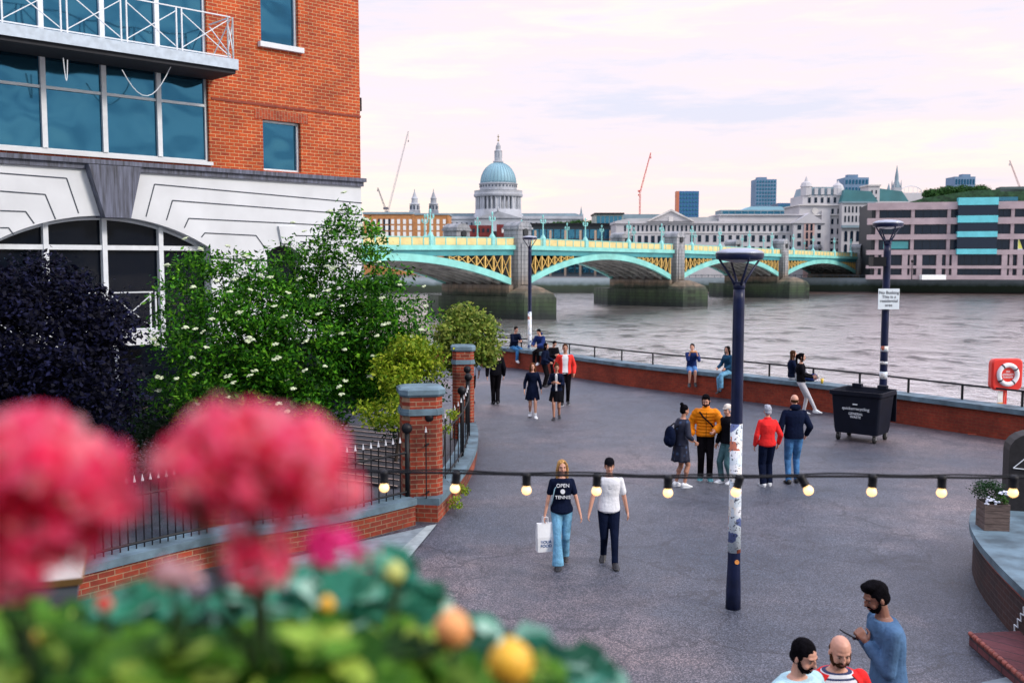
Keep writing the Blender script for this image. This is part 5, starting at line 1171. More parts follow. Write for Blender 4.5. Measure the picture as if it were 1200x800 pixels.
# trees on the modern office roof
RTL = leafmat('roof_tree_leaf', [(0, (.02, .07, .02)), (1, (.06, .15, .04))], .6, .2)
for px_, py_, a, c, lab in ((1092, 227, 9, 6, 'small low round tree leftmost on the office roof'), (1110, 225, 10, 7.5, 'wide green tree second from the left on the office roof'), (1129, 224, 11, 7.5, 'wide green tree third from the left on the office roof'), (1148, 223, 9, 6.5, 'round tree rightmost on the office roof, beside the stepped tower')):
    bp = W(px_, py_+c, 346)
    tree('roof_tree', lab, 'tree', (bp.x, bp.y, bp.z-1.0), [(px_, py_, 346, a, 2.5, c*.8), (px_-a*.4, py_+1, 346, a*.5, 2, c*.6)], RTL, 2600, .7, .25, int(px_), csz=.5, clump=16, ntip=6)
bp = W(676, 266, 470)
tree('roof_tree', 'strip of green shrubs on the flat roof behind the bridge, right of the cathedral', 'shrub', (bp.x, bp.y, bp.z-2), [(676, 262, 470, 14, 3, 3.5), (655, 263, 470, 9, 3, 2.5), (695, 262, 470, 7, 3, 2.5)], RTL, 2600, .8, .2, 99, csz=.6, clump=16, ntip=6, trunkname='stems')
# ------------------------------------------------------------------ people
def cloth(name, c, var=.3, sc=7, rough=.85, bs=.5):
    return mat(name, c, rough, var=var, sc=sc*.6, bs=.6, bd=.022, spec=.06)
SKIN = {'light': mat('light_skin', (.58, .30, .21), .5, var=.08, sc=8, bs=.04), 'mid': mat('tanned_skin', (.42, .20, .13), .5, var=.08, sc=8, bs=.04), 'dark': mat('brown_skin', (.24, .11, .07), .5, var=.08, sc=8, bs=.04)}
HAIRM = {'black': mat('black_hair', (.004, .0035, .005), .75, var=.5, sc=30, bs=.7, spec=.03), 'brown': mat('brown_hair', (.06, .028, .014), .75, var=.5, sc=30, bs=.7, spec=.03), 'blonde': mat('blonde_hair', (.42, .24, .09), .75, var=.5, sc=30, bs=.7, spec=.03),
         'grey': mat('grey_hair', (.34, .36, .42), .75, var=.5, sc=30, bs=.7, spec=.03), 'auburn': mat('auburn_hair', (.13, .05, .02), .75, var=.5, sc=30, bs=.7, spec=.03), 'lightbrown': mat('light_brown_hair', (.22, .11, .05), .75, var=.5, sc=30, bs=.7, spec=.03)}
EYE = mat('dark_eye', (.01, .008, .008), .2); BROW = mat('dark_eyebrow', (.02, .012, .01), .8); LIP = mat('lip', (.32, .08, .07), .5, var=.1); EYW = mat('eye_white', (.26, .22, .20), .3, var=.02)
TR = [(-.10, .020, .030), (-.07, .062, .056), (-.02, .088, .066), (.08, .090, .064), (.22, .084, .058), (.42, .078, .054), (.62, .088, .060), (.80, .098, .062), (.90, .094, .054), (.97, .062, .045), (1.03, .038, .036)]
def ik(a, b, l1, l2, bend):
    d = b-a; L = min(d.length, (l1+l2)*.999); d = d.normalized()*L; b = a+d
    x = (l1*l1-l2*l2+L*L)/(2*L); h = math.sqrt(max(l1*l1-x*x, 1e-8)); u = d.normalized()
    n = Vector(bend)-u*Vector(bend).dot(u); n.normalize(); return a+u*x+n*h, b
def V3(t): return Vector(t)
def person(label, loc, rz, h, pose=None, top=None, bottom=None, shoes=None, hair=None, skin='light', fem=False, extra=None, vox=.011, face=True, group=None):
    P = dict(pel=(0, 0, .52), lean=(0, 0), twist=0, head=(0, 0), ra=None, la=None, rf=(.055, 0, .045), lf=(-.055, 0, .045), rh=(.135, .03, .50), lh=(-.135, .03, .50),
             rb=(.5, -1, 0), lb=(-.5, -1, 0), kb=(0, 1, 0), rfd=(.15, 1, 0), lfd=(-.15, 1, 0), rhd=None, lhd=None, curl=.5); P.update(pose or {})
    t = thing('person', label, 'person', loc, rz, group)
    s = h; pel = V3(P['pel']); neck = pel+Vector((P['lean'][0], P['lean'][1], math.sqrt(max(.31**2-P['lean'][0]**2-P['lean'][1]**2, .01))))
    fw = .88 if fem else 1.
    Rt = Matrix.Rotation(P['twist'], 3, 'Z'); sw = .101*fw
    def torso(mb, inf, t0=-.1, t1=1.03, hipk=1., bulk=1., n=20, belly=0):
        rr = []
        T = sorted(set([t0, t1]+[q[0] for q in TR if t0 < q[0] < t1]))
        for u in T:
            rx = float(np.interp(u, [q[0] for q in TR], [q[1] for q in TR])); ry = float(np.interp(u, [q[0] for q in TR], [q[2] for q in TR]))
            if fem: rx *= 1.04 if u < .15 else (.88 if u < .6 else .9)
            rx = rx*bulk+inf; ry = ry*bulk+inf+belly*max(0, 1-abs(u-.3)/.35)
            if fem and .55 < u < .85: ry += .008
            c = pel.lerp(neck, u) + Vector((0, -.008*math.sin(u*3.1), 0))
            q_ = Matrix.Rotation(P['twist']*max(0, u), 3, 'Z')
            rr.append([(c+q_ @ Vector((math.copysign(abs(math.cos(a))**.85, math.cos(a))*rx, math.copysign(abs(math.sin(a))**.9, math.sin(a))*ry, 0)))*s for a in [2*math.pi*i/n for i in range(n)]])
        mb.rings(rr)
    J = {}
    for sd, sg in (('r', 1), ('l', -1)):
        sh = neck+Rt @ Vector((sg*sw, 0, -.037)); hp = pel+Vector((sg*.048, 0, -.015))
        hd = P[sd+'h']; off = neck-Vector((0, 0, .83)) if P['pel'][2] == .52 else neck-Vector((0, 0, .83))
        wr = V3(hd)+off
        el, wr = ik(sh, wr, .168, .142, P[sd+'b']); an = V3(P[sd+'f']); kn, an = ik(hp, an, .245, .232, P['kb']); J[sd] = (sh, el, wr, hp, kn, an)
    def seg(mb, a, b, r0, r1, n=12): mb.tube(a*s, b*s, r0*s, r1*s, n, ball=True)
    ak = .86 if fem else 1.
    hy, hp_ = P['head']; nk = neck+Vector((0, .006, .0)); HR = Matrix.Rotation(hy, 3, 'Z') @ Matrix.Rotation(-hp_, 3, 'X')
    hb = nk+Vector((0, .004, .03))
    def HP(x, y, z): return (hb+HR @ Vector((x, y, z)))*s
    body = MB(); torso(body, -.004)
    seg(body, neck-Vector((0, .002, .02)), hb+HR @ Vector((0, -.006, .03)), .032*ak, .029*ak)
    def E(mb, x, y, z, rx, ry, rz_, rot=0): mb.ell(HP(x, y, z), (rx*s, ry*s, rz_*s), 14, rot=HR @ Matrix.Rotation(rot, 3, 'X'))
    E(body, 0, -.006, .086, .0425, .052, .050); E(body, 0, .012, .062, .036, .036, .046); E(body, 0, .030, .026, .019, .017, .015)
    E(body, 0, .054, .060, .0065, .011, .009); E(body, 0, .049, .071, .004, .009, .014, -.35); E(body, 0, .036, .088, .030, .012, .008); E(body, 0, .040, .036, .014, .010, .009)
    for sg in (-1, 1): E(body, sg*.0435, -.004, .062, .005, .010, .016); E(body, sg*.022, .030, .050, .013, .014, .014)
    for sd, sg in (('r', 1), ('l', -1)):
        sh, el, wr, hp, kn, an = J[sd]
        tk = .72 if (bottom and bottom['kind'] in ('trousers', 'flare', 'slim')) else 1.; ts_ = .75 if (top and top.get('sleeve', 1.9) > 1.3) else 1.
        seg(body, sh, el, .026*ak*ts_, .021*ak*ts_); seg(body, el, wr, .0215*ak*ts_, .0145*ak); seg(body, hp, kn, .050*(1.02 if fem else 1)*tk, .031*tk); seg(body, kn+Vector((0, -.006, -.03)), kn.lerp(an, .35)+Vector((0, -.010*tk, 0)), .031*tk, .030*tk); seg(body, kn, an, .030*tk, .019)
        fd = Matrix.Rotation(0, 3, 'Z') @ V3(P[sd+'fd']).normalized(); seg(body, an, an+Vector((0, 0, -.02))+fd*.045, .015, .010); seg(body, an+Vector((0, 0, -.022)), an-fd*.015+Vector((0, 0, -.026)), .012, .011)
        # hand: palm, four fingers and a thumb
        d = (V3(P[sd+'hd']) if P[sd+'hd'] else (wr-el)).normalized(); side = d.cross(Vector((sg, 0, 0)))
        if side.length < .2: side = d.cross(Vector((0, 0, 1)))
        side.normalize(); pn = side.cross(d).normalized()*(1 if side.cross(d).dot(Vector((-sg, 0, 0))) > 0 else -1)
        seg(body, wr, wr+d*.02, .0135*ak, .0135*ak)
        for k in (-1, -.33, .33, 1): seg(body, wr+d*.012+side*k*.008, wr+d*.05+side*k*.0155, .008, .0072, 8)
        for k, L in ((-1, .032), (-.33, .038), (.33, .041), (1, .036)):
            b0 = wr+d*.05+side*k*.0165; c = P['curl']; d1 = (d*(1-.3*c)+pn*c*.6).normalized(); b1 = b0+d1*L*.5; d2 = (d*(1-c)+pn*c*1.3).normalized(); seg(body, b0, b1, .0055, .005, 7); seg(body, b1, b1+d2*L*.5, .005, .004, 7)
        th = wr+d*.014+side*.016; t1 = th+(d*.7+side*.7+pn*.25).normalized()*.026; seg(body, th, t1, .0075, .006, 7); seg(body, t1, t1+(d+pn*.4).normalized()*.02, .006, .005, 7)
    bo = body.build('body', SKIN[skin], t, True, mods=(vox*.8, 2))
    if face:
        e = MB(); 
        for sg in (-1, 1): e.ell(HP(sg*.0165, .0395, .0725), (.0062*s, .0042*s, .0030*s), 10, rot=HR)
        e.build('eye_whites', EYW, t, True); e = MB()
        for sg in (-1, 1): e.ell(HP(sg*.0165, .0428, .0725), (.0034*s, .0025*s, .0036*s), 8, rot=HR)
        e.build('eyes', EYE, t, True); e = MB()
        for sg in (-1, 1): e.path([HP(sg*.007, .0475, .0835), HP(sg*.018, .046, .0865), HP(sg*.028, .040, .083)], [.0014*s, .0024*s, .001*s], 6)
        e.build('eyebrows', BROW, t, True); MB().path([HP(-.012, .0455, .0395), HP(0, .051, .041), HP(.012, .0455, .0395)], [.0012*s, .0034*s, .0012*s], 6).build('mouth', LIP, t, True)
    # ---- hair
    if hair:
        kind, hc = hair; hm = HAIRM[hc]; hmb = MB()
        if kind not in ('bald',):
            E(hmb, 0, -.013, .094, .0475, .0535, .0505); E(hmb, 0, -.022, .060, .043, .040, .036)
            if kind == 'thick': E(hmb, 0, .002, .128, .040, .046, .024); E(hmb, .012, .022, .134, .022, .022, .014); E(hmb, -.015, .015, .136, .022, .022, .014)
            if kind in ('short', 'thick'): 
                for sg in (-1, 1): E(hmb, sg*.040, .002, .082, .007, .012, .022)
            if kind in ('long', 'pony', 'longwave'):
                n_ = 16; rr = []
                dn = .20 if kind != 'pony' else .05
                for j in range(8):
                    z = .10-j/7*dn; q = j/7; rr.append([HP((.046+.010*math.sin(q*3))*math.cos(a)*(1+.03*math.sin(9*a+j)), -.018-.012*q+(.040-.008*q)*math.sin(a)*(1 if math.sin(a) < 0 else .55-.35*q)*(1+.03*math.sin(7*a+j)), z) for a in [2*math.pi*k/n_ for k in range(n_)]])
                hmb.rings(rr)
                for sg in (-1, 1): hmb.path([HP(sg*.020, .028, .132), HP(sg*.040, .022, .100), HP(sg*.049, .012, .055), HP(sg*.050, .006, -.01), HP(sg*.046, .012, -.06 if kind != 'pony' else .03)], [.010*s, .012*s, .013*s, .014*s, .006*s], 8)
            if kind == 'pony': hmb.path([HP(0, -.055, .115), HP(0, -.078, .10), HP(0, -.082, .05), HP(0, -.075, -.03), HP(0, -.07, -.07)], [.012*s, .018*s, .02*s, .016*s, .005*s], 8)
            if kind == 'bun': E(hmb, 0, -.052, .142, .024, .024, .022)
            hmb.build('hair', hm, t, True, mods=(max(vox*.7, .006), 1))
        else:
            E(hmb, 0, -.014, .070, .0445, .0475, .024); hmb.build('hair', hm, t, True)
    X = extra or {}
    if 'beard' in X:
        b_ = MB(); E(b_, 0, .024, .030, .028, .026, .022); 
        for sg in (-1, 1): b_.path([HP(sg*.040, .004, .062), HP(sg*.037, .014, .040), HP(sg*.024, .030, .022)], [.006*s, .009*s, .010*s], 8)
        b_.path([HP(-.016, .044, .044), HP(0, .051, .0485), HP(.016, .044, .044)], [.003*s, .0042*s, .003*s], 6); b_.build('beard', HAIRM[X['beard']], t, True)
    if 'cap' in X:
        c_ = MB(); c_.rings([[HP(.0465*k*math.cos(a), -.006+.056*k*math.sin(a), z) for a in [2*math.pi*i/20 for i in range(20)]] for k, z in ((1.0, .099), (1.02, .106), (.96, .122), (.75, .142), (.35, .152), (.05, .153))])
        sgn = X.get('capdir', 1); c_.rings([[HP(.034*q*math.cos(a), .040*sgn+(.026)*sgn*q*max(math.sin(a), -.2), z-.012*q*abs(math.sin(a))) for a in [2*math.pi*i/16 for i in range(16)]] for q, z in ((.2, .112), (1, .110), (1, .106), (.2, .105))])
        c_.build('cap', X['cap'], t, True)
    if 'hood' in X:
        c_ = MB(); c_.ell(HP(0, -.048, .000), (.065*s, .036*s, .036*s), 12); c_.build('hood', X['hood'], t, True)
    if 'beanie' in X:
        c_ = MB(); E(c_, 0, -.010, .100, .051, .057, .050); c_.build('beanie', X['beanie'], t, True, mods=(.01, 1))
    # ---- top
    def arm_sleeve(mb, sd, inf, upto):
        sh, el, wr, *_ = J[sd]; r0, r1, r2 = .026*ak+inf*.75, .021*ak+inf, .0145*ak+inf*.85
        if upto <= 1: seg(mb, sh, sh.lerp(el, upto), r0, r0-.002)
        else: seg(mb, sh, el, r0, r1); seg(mb, el, el.lerp(wr, upto-1), r1, r2)
    tm = None
    if top:
        inf = top.get('inf', .009); mb = MB(); torso(mb, inf, top.get('hem', -.02), 1.0, bulk=top.get('bulk', 1.), belly=top.get('belly', 0))
        c0 = pel.lerp(neck, .93)
        up = top.get('sleeve', 1.9)
        for sd in 'rl': arm_sleeve(mb, sd, inf*(.9 if up < 1 else 1), up)
        if top.get('puff'):
            for u in np.arange(.05, .95, .115):
                rx = float(np.interp(u, [q[0] for q in TR], [q[1] for q in TR]))+inf; ry = float(np.interp(u, [q[0] for q in TR], [q[2] for q in TR]))+inf; c = pel.lerp(neck, u)
                mb.rings([[(c+Vector((math.cos(a)*(rx+e_), math.sin(a)*(ry+e_), dz)))*s for a in [2*math.pi*i/18 for i in range(18)]] for e_, dz in ((-.01, -.018), (.007, -.008), (.007, .008), (-.01, .018))])
            for sd in 'rl':
                sh, el, wr, *_ = J[sd]
                for (A_, B_, r_) in ((sh, el, .027+inf), (el, wr, .021+inf)):
                    for q in (.2, .5, .8): mb.ell(A_.lerp(B_, q)*s, ((r_+.005)*s,)*3, 10)
        if top.get('collar'): mb.tube((neck+Vector((0, -.004, -.035)))*s, (neck+Vector((0, .002, .028)))*s, .052*s, .042*s, 16)
        tm = mb.build(top.get('name', 'shirt'), top['m'], t, True, mods=(vox, 2))
        if top.get('over'):                   # open-fronted jacket or cardigan worn over the shirt
            om = MB(); oi = inf+.011; fw_ = top.get('gap', .6); rr = []
            for u in np.linspace(top.get('hem', -.02)-.03, .985, 13):
                rx = float(np.interp(u, [q[0] for q in TR], [q[1] for q in TR])); ry = float(np.interp(u, [q[0] for q in TR], [q[2] for q in TR])); c = pel.lerp(neck, u)+Vector((0, -.008*math.sin(u*3.1), 0)); A_ = np.linspace(math.pi/2+fw_, math.pi*2.5-fw_, 22)
                rr.append([(c+Vector((math.cos(a)*(rx+oi), math.sin(a)*(ry+oi), 0)))*s for a in A_]+[(c+Vector((math.cos(a)*(rx+oi-.013), math.sin(a)*(ry+oi-.013), 0)))*s for a in A_[::-1]])
            om.rings(rr)
            for sd in 'rl': arm_sleeve(om, sd, inf+.006, 1.9)
            om.build(top['overname'], top['over'], t, True, mods=(vox*.9, 2))
        if top.get('open'):
            rr = []
            for u in np.linspace(top.get('hem', -.02)+.02, .99, 11):
                rx = float(np.interp(u, [q[0] for q in TR], [q[1] for q in TR]))*top.get('bulk', 1)+inf; ry = float(np.interp(u, [q[0] for q in TR], [q[2] for q in TR]))*top.get('bulk', 1)+inf+.004+.034*u**4+top.get('belly', 0)*max(0, 1-abs(u-.3)/.35); c = pel.lerp(neck, u); wdt = lerp(.42, .62, u)*top.get('openw', 1)
                q_ = Matrix.Rotation(P['twist']*max(0, u), 3, 'Z')
                rr.append([(c+q_ @ Vector((math.sin(a)*rx, math.cos(a)*ry, 0)))*s for a in np.linspace(-wdt, wdt, 9)]+[(c+q_ @ Vector((math.sin(a)*rx*.8, math.cos(a)*ry*.7, 0)))*s for a in np.linspace(wdt, -wdt, 9)])
            m2 = MB(); m2.rings(rr); m2.build('inner_shirt', top['open'], t, True)
    # ---- bottom
    if bottom:
        kind = bottom['kind']; mb = MB(); m_ = bottom['m']; bi = bottom.get('inf', .008)
        if kind in ('trousers', 'flare', 'slim', 'shorts'):
            torso(mb, bi*.8, -.1, .12)
            for sd in 'rl':
                sh, el, wr, hp, kn, an = J[sd]
                kr, ar_ = {'trousers': (.037, .033), 'flare': (.033, .052), 'slim': (.032, .024), 'shorts': (.045, .04)}[kind]; kr += bi-.006; ar_ += bi-.006
                if kind == 'shorts': seg(mb, hp, hp.lerp(kn, .85), .056+bi*.5, .046+bi*.5)
                else:
                    seg(mb, hp, kn, .053+bi*.5, kr+.002)
                    mb.tube(kn*s, an.lerp(kn, .04)*s, (kr+.001)*s, ar_*s, 14); mb.ell(kn*s, ((kr+.002)*s,)*3, 12)
                    mb.tube(kn.lerp(an, .8)*s, (an+Vector((0, -.004, -.018)))*s, (lerp(kr, ar_, .8)+.001)*s, (ar_+.002)*s, 14)
            mb.build({'shorts': 'shorts'}.get(kind, 'trousers'), m_, t, True, mods=(vox, 2))
        else:                               # skirt / dress lower half
            zt__ = bottom.get('top', .1); z1 = bottom.get('hem', .33); r1 = bottom.get('r', .125); rr = []; N = 40; cx0 = pel
            for j in range(9):
                q = j/8; c = pel.lerp(neck, zt__); zc_ = lerp(c.z, z1, q); rx = lerp(.088+bi, r1, q**.8); ry = lerp(.064+bi, r1*.85, q**.8)
                rr.append([Vector((lerp(c.x, 0, q)+math.cos(a)*(rx+.010*q*math.sin(9*a+1)+.005*q*math.sin(17*a)), lerp(c.y, 0, q)+math.sin(a)*(ry+.010*q*math.sin(9*a+1)+.005*q*math.cos(15*a)), zc_+.006*q*math.sin(5*a)))*s for a in [2*math.pi*i/N for i in range(N)]])
            mb.rings(rr); mb.build('skirt', m_, t, True)
    if 'socks' in X:
        for sd in 'rl':
            an, kn = J[sd][5], J[sd][4]; MB().tube((an+Vector((0, 0, -.01)))*s, an.lerp(kn, .22)*s, .025*s, .026*s, 12).build('sock', X['socks'], t, True)
    if shoes:
        sm_, so_ = shoes
        for sd in 'rl':
            an = J[sd][5]; fd = V3(P[sd+'fd']).normalized(); yy = fd; xx = yy.cross(Vector((0, 0, 1))).normalized(); zz = xx.cross(yy)
            def SP(x, y, z): return (an+xx*x*1.18+yy*y*1.1+zz*z)*s
            rr = []
            for y, wd_, tp_, bt in ((-.040, .010, -.010, -.038), (-.034, .020, .008, -.042), (-.012, .0235, .020, -.043), (.012, .024, .016, -.043), (.040, .0265, -.002, -.043), (.068, .028, -.020, -.043), (.086, .022, -.026, -.042), (.096, .010, -.032, -.039)):
                rr.append([SP(math.cos(a)*wd_, y, lerp(bt, tp_, .5+.5*math.sin(a))) for a in [2*math.pi*i/14 for i in range(14)]])
            sh_ = MB(); sh_.rings(rr); so = sh_.build('shoe', sm_, t, True)
            if so_:
                rr = [[SP(math.cos(a)*.027, .028+math.sin(a)*.069, z) for a in [2*math.pi*i/18 for i in range(18)]] for z in (-.045, -.033)]; MB().rings(rr).build('sole', so_, so)
    t['_'] = 0; del t['_']
    return t, J, s, HP
def place(px_, pyf, pyh, lo=1.58, hi=1.92):
    g = G(px_, pyf); h = W(px_, pyh, g.y).z; return Vector((g.x, g.y, 0)), max(lo, min(hi, h))
def world(t, v): return Matrix.Translation(t.location) @ Matrix.Rotation(t.rotation_euler.z, 4, 'Z') @ Vector(v)
NVY = cloth('navy_cloth', (.005, .009, .028)); BLK = cloth('black_cloth', (.005, .005, .008)); BLKJ = cloth('black_trouser_cloth', (.006, .005, .007)); JNS = cloth('blue_denim', (.05, .19, .42), .45, 12); LJN = cloth('light_blue_denim', (.15, .36, .54), .4, 12); DJN = cloth('mid_blue_denim', (.06, .17, .36), .45, 12)
WTE = cloth('white_tee_cloth', (.74, .76, .80), .1); ORG = cloth('orange_padded_nylon', (.80, .24, .01), .2, 5, .45); REDC = cloth('red_coat_cloth', (.75, .03, .03), .15); REDJ = cloth('red_jacket_cloth', (.75, .05, .04), .15)
WSH = mat('white_trainer', (.72, .75, .78), .5, var=.08); BSH = mat('black_shoe', (.012, .012, .015), .4); TSH = mat('turquoise_trainer', (.10, .35, .40), .6, var=.4, sc=20); TEALT = cloth('grey_green_cloth', (.07, .15, .17)); GRYL = cloth('pale_grey_legging', (.50, .50, .54), .12)
BLUS = cloth('blue_sweatshirt_cloth', (.075, .15, .27), .35); PBLU = cloth('pale_blue_shirt_cloth', (.45, .68, .74), .12); CRM = cloth('cream_knit', (.60, .46, .36), .2); SKY = cloth('blue_shorts_cloth', (.08, .20, .45), .3); NVY2 = cloth('bright_navy_cloth', (.015, .03, .12), .4)
def patmat():
    m, nt, b = newmat('navy_patterned_cloth'); v = coords(nt); vo = nd(nt, 'ShaderNodeTexVoronoi'); vo.inputs['Scale'].default_value = 9; nt.links.new(v, vo.inputs['Vector'])
    nt.links.new(ramp(nt, vo.outputs['Distance'], [(.15, (.04, .08, .18)), (.35, (.012, .018, .045)), (.5, (.006, .009, .028))]), b.inputs['Base Color']); b.inputs['Roughness'].default_value = .8; return m
PAT = patmat()
def stripemat():
    m, nt, b = newmat('navy_striped_white_cloth'); v = coords(nt); g = nd(nt, 'ShaderNodeSeparateXYZ'); nt.links.new(v, g.inputs[0])
    a = nd(nt, 'ShaderNodeMath', operation='MULTIPLY'); a.inputs[1].default_value = 26; nt.links.new(g.outputs[2], a.inputs[0]); f = nd(nt, 'ShaderNodeMath', operation='FRACT'); nt.links.new(a.outputs[0], f.inputs[0])
    nt.links.new(ramp(nt, f.outputs[0], [(0, (.72, .74, .78)), (.62, (.015, .03, .10))], 'CONSTANT'), b.inputs['Base Color']); b.inputs['Roughness'].default_value = .8; return m
STRP = stripemat()
PI = math.pi
# couple walking towards the camera
l, h = place(658, 661, 543)
J_, jJ, js, jHP = person('woman walking in navy printed T-shirt and flared light jeans', l, PI+.05, h, dict(rf=(.045, .12, .045), lf=(-.035, -.13, .075), rfd=(.1, 1, -.05), lfd=(-.1, 1, -.3), rh=(.165, .04, .47), lh=(-.17, .06, .49), head=(.05, .05)),
    dict(m=NVY, sleeve=.62, inf=.014, hem=-.10), dict(kind='flare', m=LJN), (BSH, None), ('longwave', 'blonde'), 'light', True, vox=.009)
ty = (.066+.016)*js
for s_, z, sz_ in (('OPEN', .775, .075), ('TENNIS', .665, .068)): text_mesh(s_, sz_, 'shirt_lettering', WHT, J_, Matrix.Translation((0, .099*js-.004 if s_ == 'OPEN' else .094*js, z*js)) @ Matrix.Rotation(PI, 4, 'Z') @ Matrix.Rotation(PI/2-.03, 4, 'X'), .006)
MB().tube((0, .07*js, .718*js), (0, .0885*js+.006, .718*js), .034, n=18).build('shirt_ball_print', WHT, J_)
MB().path([Vector((-.02, .03, .80))*js+Vector((.06, 0, 0)), Vector((.075, .075, .74))*js, Vector((.095, .06, .62))*js, Vector((.11, .02, .56))*js], .008, 6).build('bag_strap', mat('pale_blue_strap', (.3, .5, .6), .6), J_, True)
w_ = world(J_, jJ['r'][2]*js+Vector((0, 0, -.13)))
bg = thing('carrier_bag', 'white paper carrier bag with blue lettering held by the woman in flared jeans', 'bag', (w_.x, w_.y, w_.z), PI+.25)
mb = MB(); mb.rings([[(x*a, y*a*q, z) for x, y in ((-1, -1), (1, -1), (1, 1), (-1, 1))] for a, q, z in ((.125, .5, -.42), (.13, .5, -.2), (.125, .25, 0))]); mb.build('bag_body', mat('white_paper_bag', (.75, .78, .80), .6, var=.05, bs=.2), bg)
MB().path([(-.04, .03, -.01), (-.035, .03, .09), (.035, .03, .09), (.04, .03, -.01)], .006, 6).path([(-.04, -.03, -.01), (-.035, -.03, .09), (.035, -.03, .09), (.04, -.03, -.01)], .006, 6).build('bag_handle', WHT, bg)
text_mesh('TATE\nMODERN' if False else 'YOUR\nFOOD', .06, 'lettering', mat('blue_ink', (.02, .1, .3), .6), bg, Matrix.Translation((0, .068, -.30)) @ Matrix.Rotation(PI, 4, 'Z') @ Matrix.Rotation(PI/2, 4, 'X'), .003)
l, h = place(713, 660, 537)
K_, kJ, ks, kHP = person('man walking in plain white T-shirt, black cap and dark navy trousers', l, PI-.02, h, dict(rf=(.04, -.10, .07), lf=(-.05, .13, .045), rfd=(.25, 1, -.35), lfd=(-.1, 1, 0), rh=(.185, .05, .50), lh=(-.175, -.02, .49), head=(0, .12)),
    dict(m=WTE, sleeve=.68, inf=.015, hem=-.08), dict(kind='slim', m=NVY, inf=.011), (BSH, None), ('short', 'brown'), 'light', extra=dict(cap=BLK), vox=.009)
MB().box((0, .098*ks, .735*ks), (.05, .004, .006)).build('chest_print', INK, K_)
# group under the lamp
l, h = place(797, 570, 474); person('woman with hair bun in navy patterned shirt dress and white trainers, turned right', l, -1.15, h, dict(head=(-.1, .15), lean=(0, .03), rh=(.13, .09, .56), lh=(-.10, .14, .56), rf=(.06, .02, .045), lf=(-.05, -.03, .045)),
    dict(m=PAT, sleeve=1.5, inf=.017, hem=-.08, name='shirt_dress'), dict(kind='skirt', m=PAT, hem=.315, r=.115, inf=.014), (WSH, WSH), ('bun', 'black'), 'mid', True)
bp_ = thing('backpack', 'dark backpack worn by the woman in the patterned dress', 'backpack', l+Vector((-.27*math.sin(1.15)*.9, -.06, .62*h)), -1.15)
mb = MB(); mb.ell((0, 0, 0), (.15, .10, .22), 14); mb.ell((0, -.05, -.07), (.12, .08, .12), 10); mb.build('pack_body', NVY, bp_, True, mods=(.012, 2))
MB().path([(.09, .05, .18), (.11, .16, .24), (.12, .26, .16)], .014, 6).path([(-.09, .05, .18), (-.11, .16, .24), (-.12, .26, .16)], .014, 6).build('shoulder_strap', BLK, bp_, True)
l, h = place(826, 562, 461); M_, mJ, ms_, _ = person('man in bright orange padded jacket and black trousers with a strap across his chest', l, PI-.15, h, dict(head=(-.15, .45), rh=(.16, .05, .53), lh=(-.10, .15, .60), lb=(-1, -.5, -.3), rf=(.05, 0, .045), lf=(-.05, 0.02, .045)),
    dict(m=ORG, inf=.020, hem=-.02, puff=True, collar=True, name='padded_jacket'), dict(kind='trousers', m=BLKJ), (TSH, WSH), ('thick', 'black'), 'light', extra=dict(beard='black'))
MB().path([Vector((.075, .075, .80))*ms_, Vector((.03, .105, .74))*ms_, Vector((-.05, .108, .67))*ms_, Vector((-.105, .07, .60))*ms_], .016, 6).build('chest_strap', BLK, M_, True)
MB().bar(Vector((0, .102, .52))*ms_, Vector((0, .098, .80))*ms_, .008).build('zip', BLK, M_)
l, h = place(852, 566, 474); person('person in black jacket and grey-green trousers half hidden behind the nearest lamp post', l, PI/2+.45, h, dict(head=(.2, .1), rf=(.06, .04, .045), lf=(-.05, -.03, .045), rh=(.15, .05, .50)), dict(m=BLK, inf=.018, collar=True, name='jacket'), dict(kind='trousers', m=TEALT), (WSH, WSH), ('short', 'grey'), 'light', extra=dict(cap=cloth('pale_cap', (.6, .55, .5))))
l, h = place(898, 569, 475); person('older woman seen from behind in a bright red coat with short grey hair', l, .05, h, dict(rf=(.045, .03, .045), lf=(-.045, -.02, .045), rh=(.15, .03, .52), lh=(-.145, .03, .50)), dict(m=REDC, inf=.017, hem=-.10, collar=True, name='coat'), dict(kind='trousers', m=NVY, inf=.014), (WSH, WSH), ('thick', 'grey'), 'light', True)
l, h = place(929, 566, 462); person('bald man seen from behind in navy hooded sweatshirt and blue jeans', l, -.05, h, dict(rf=(.05, .03, .045), lf=(-.055, -.03, .045), rh=(.15, .06, .54), lh=(-.145, .04, .52), head=(0, .05)), dict(m=NVY, inf=.016, hem=-.03, bulk=1.04, name='hooded_sweatshirt'), dict(kind='slim', m=DJN, inf=.012), (BSH, None), ('bald', 'brown'), 'light', extra=dict(hood=NVY))
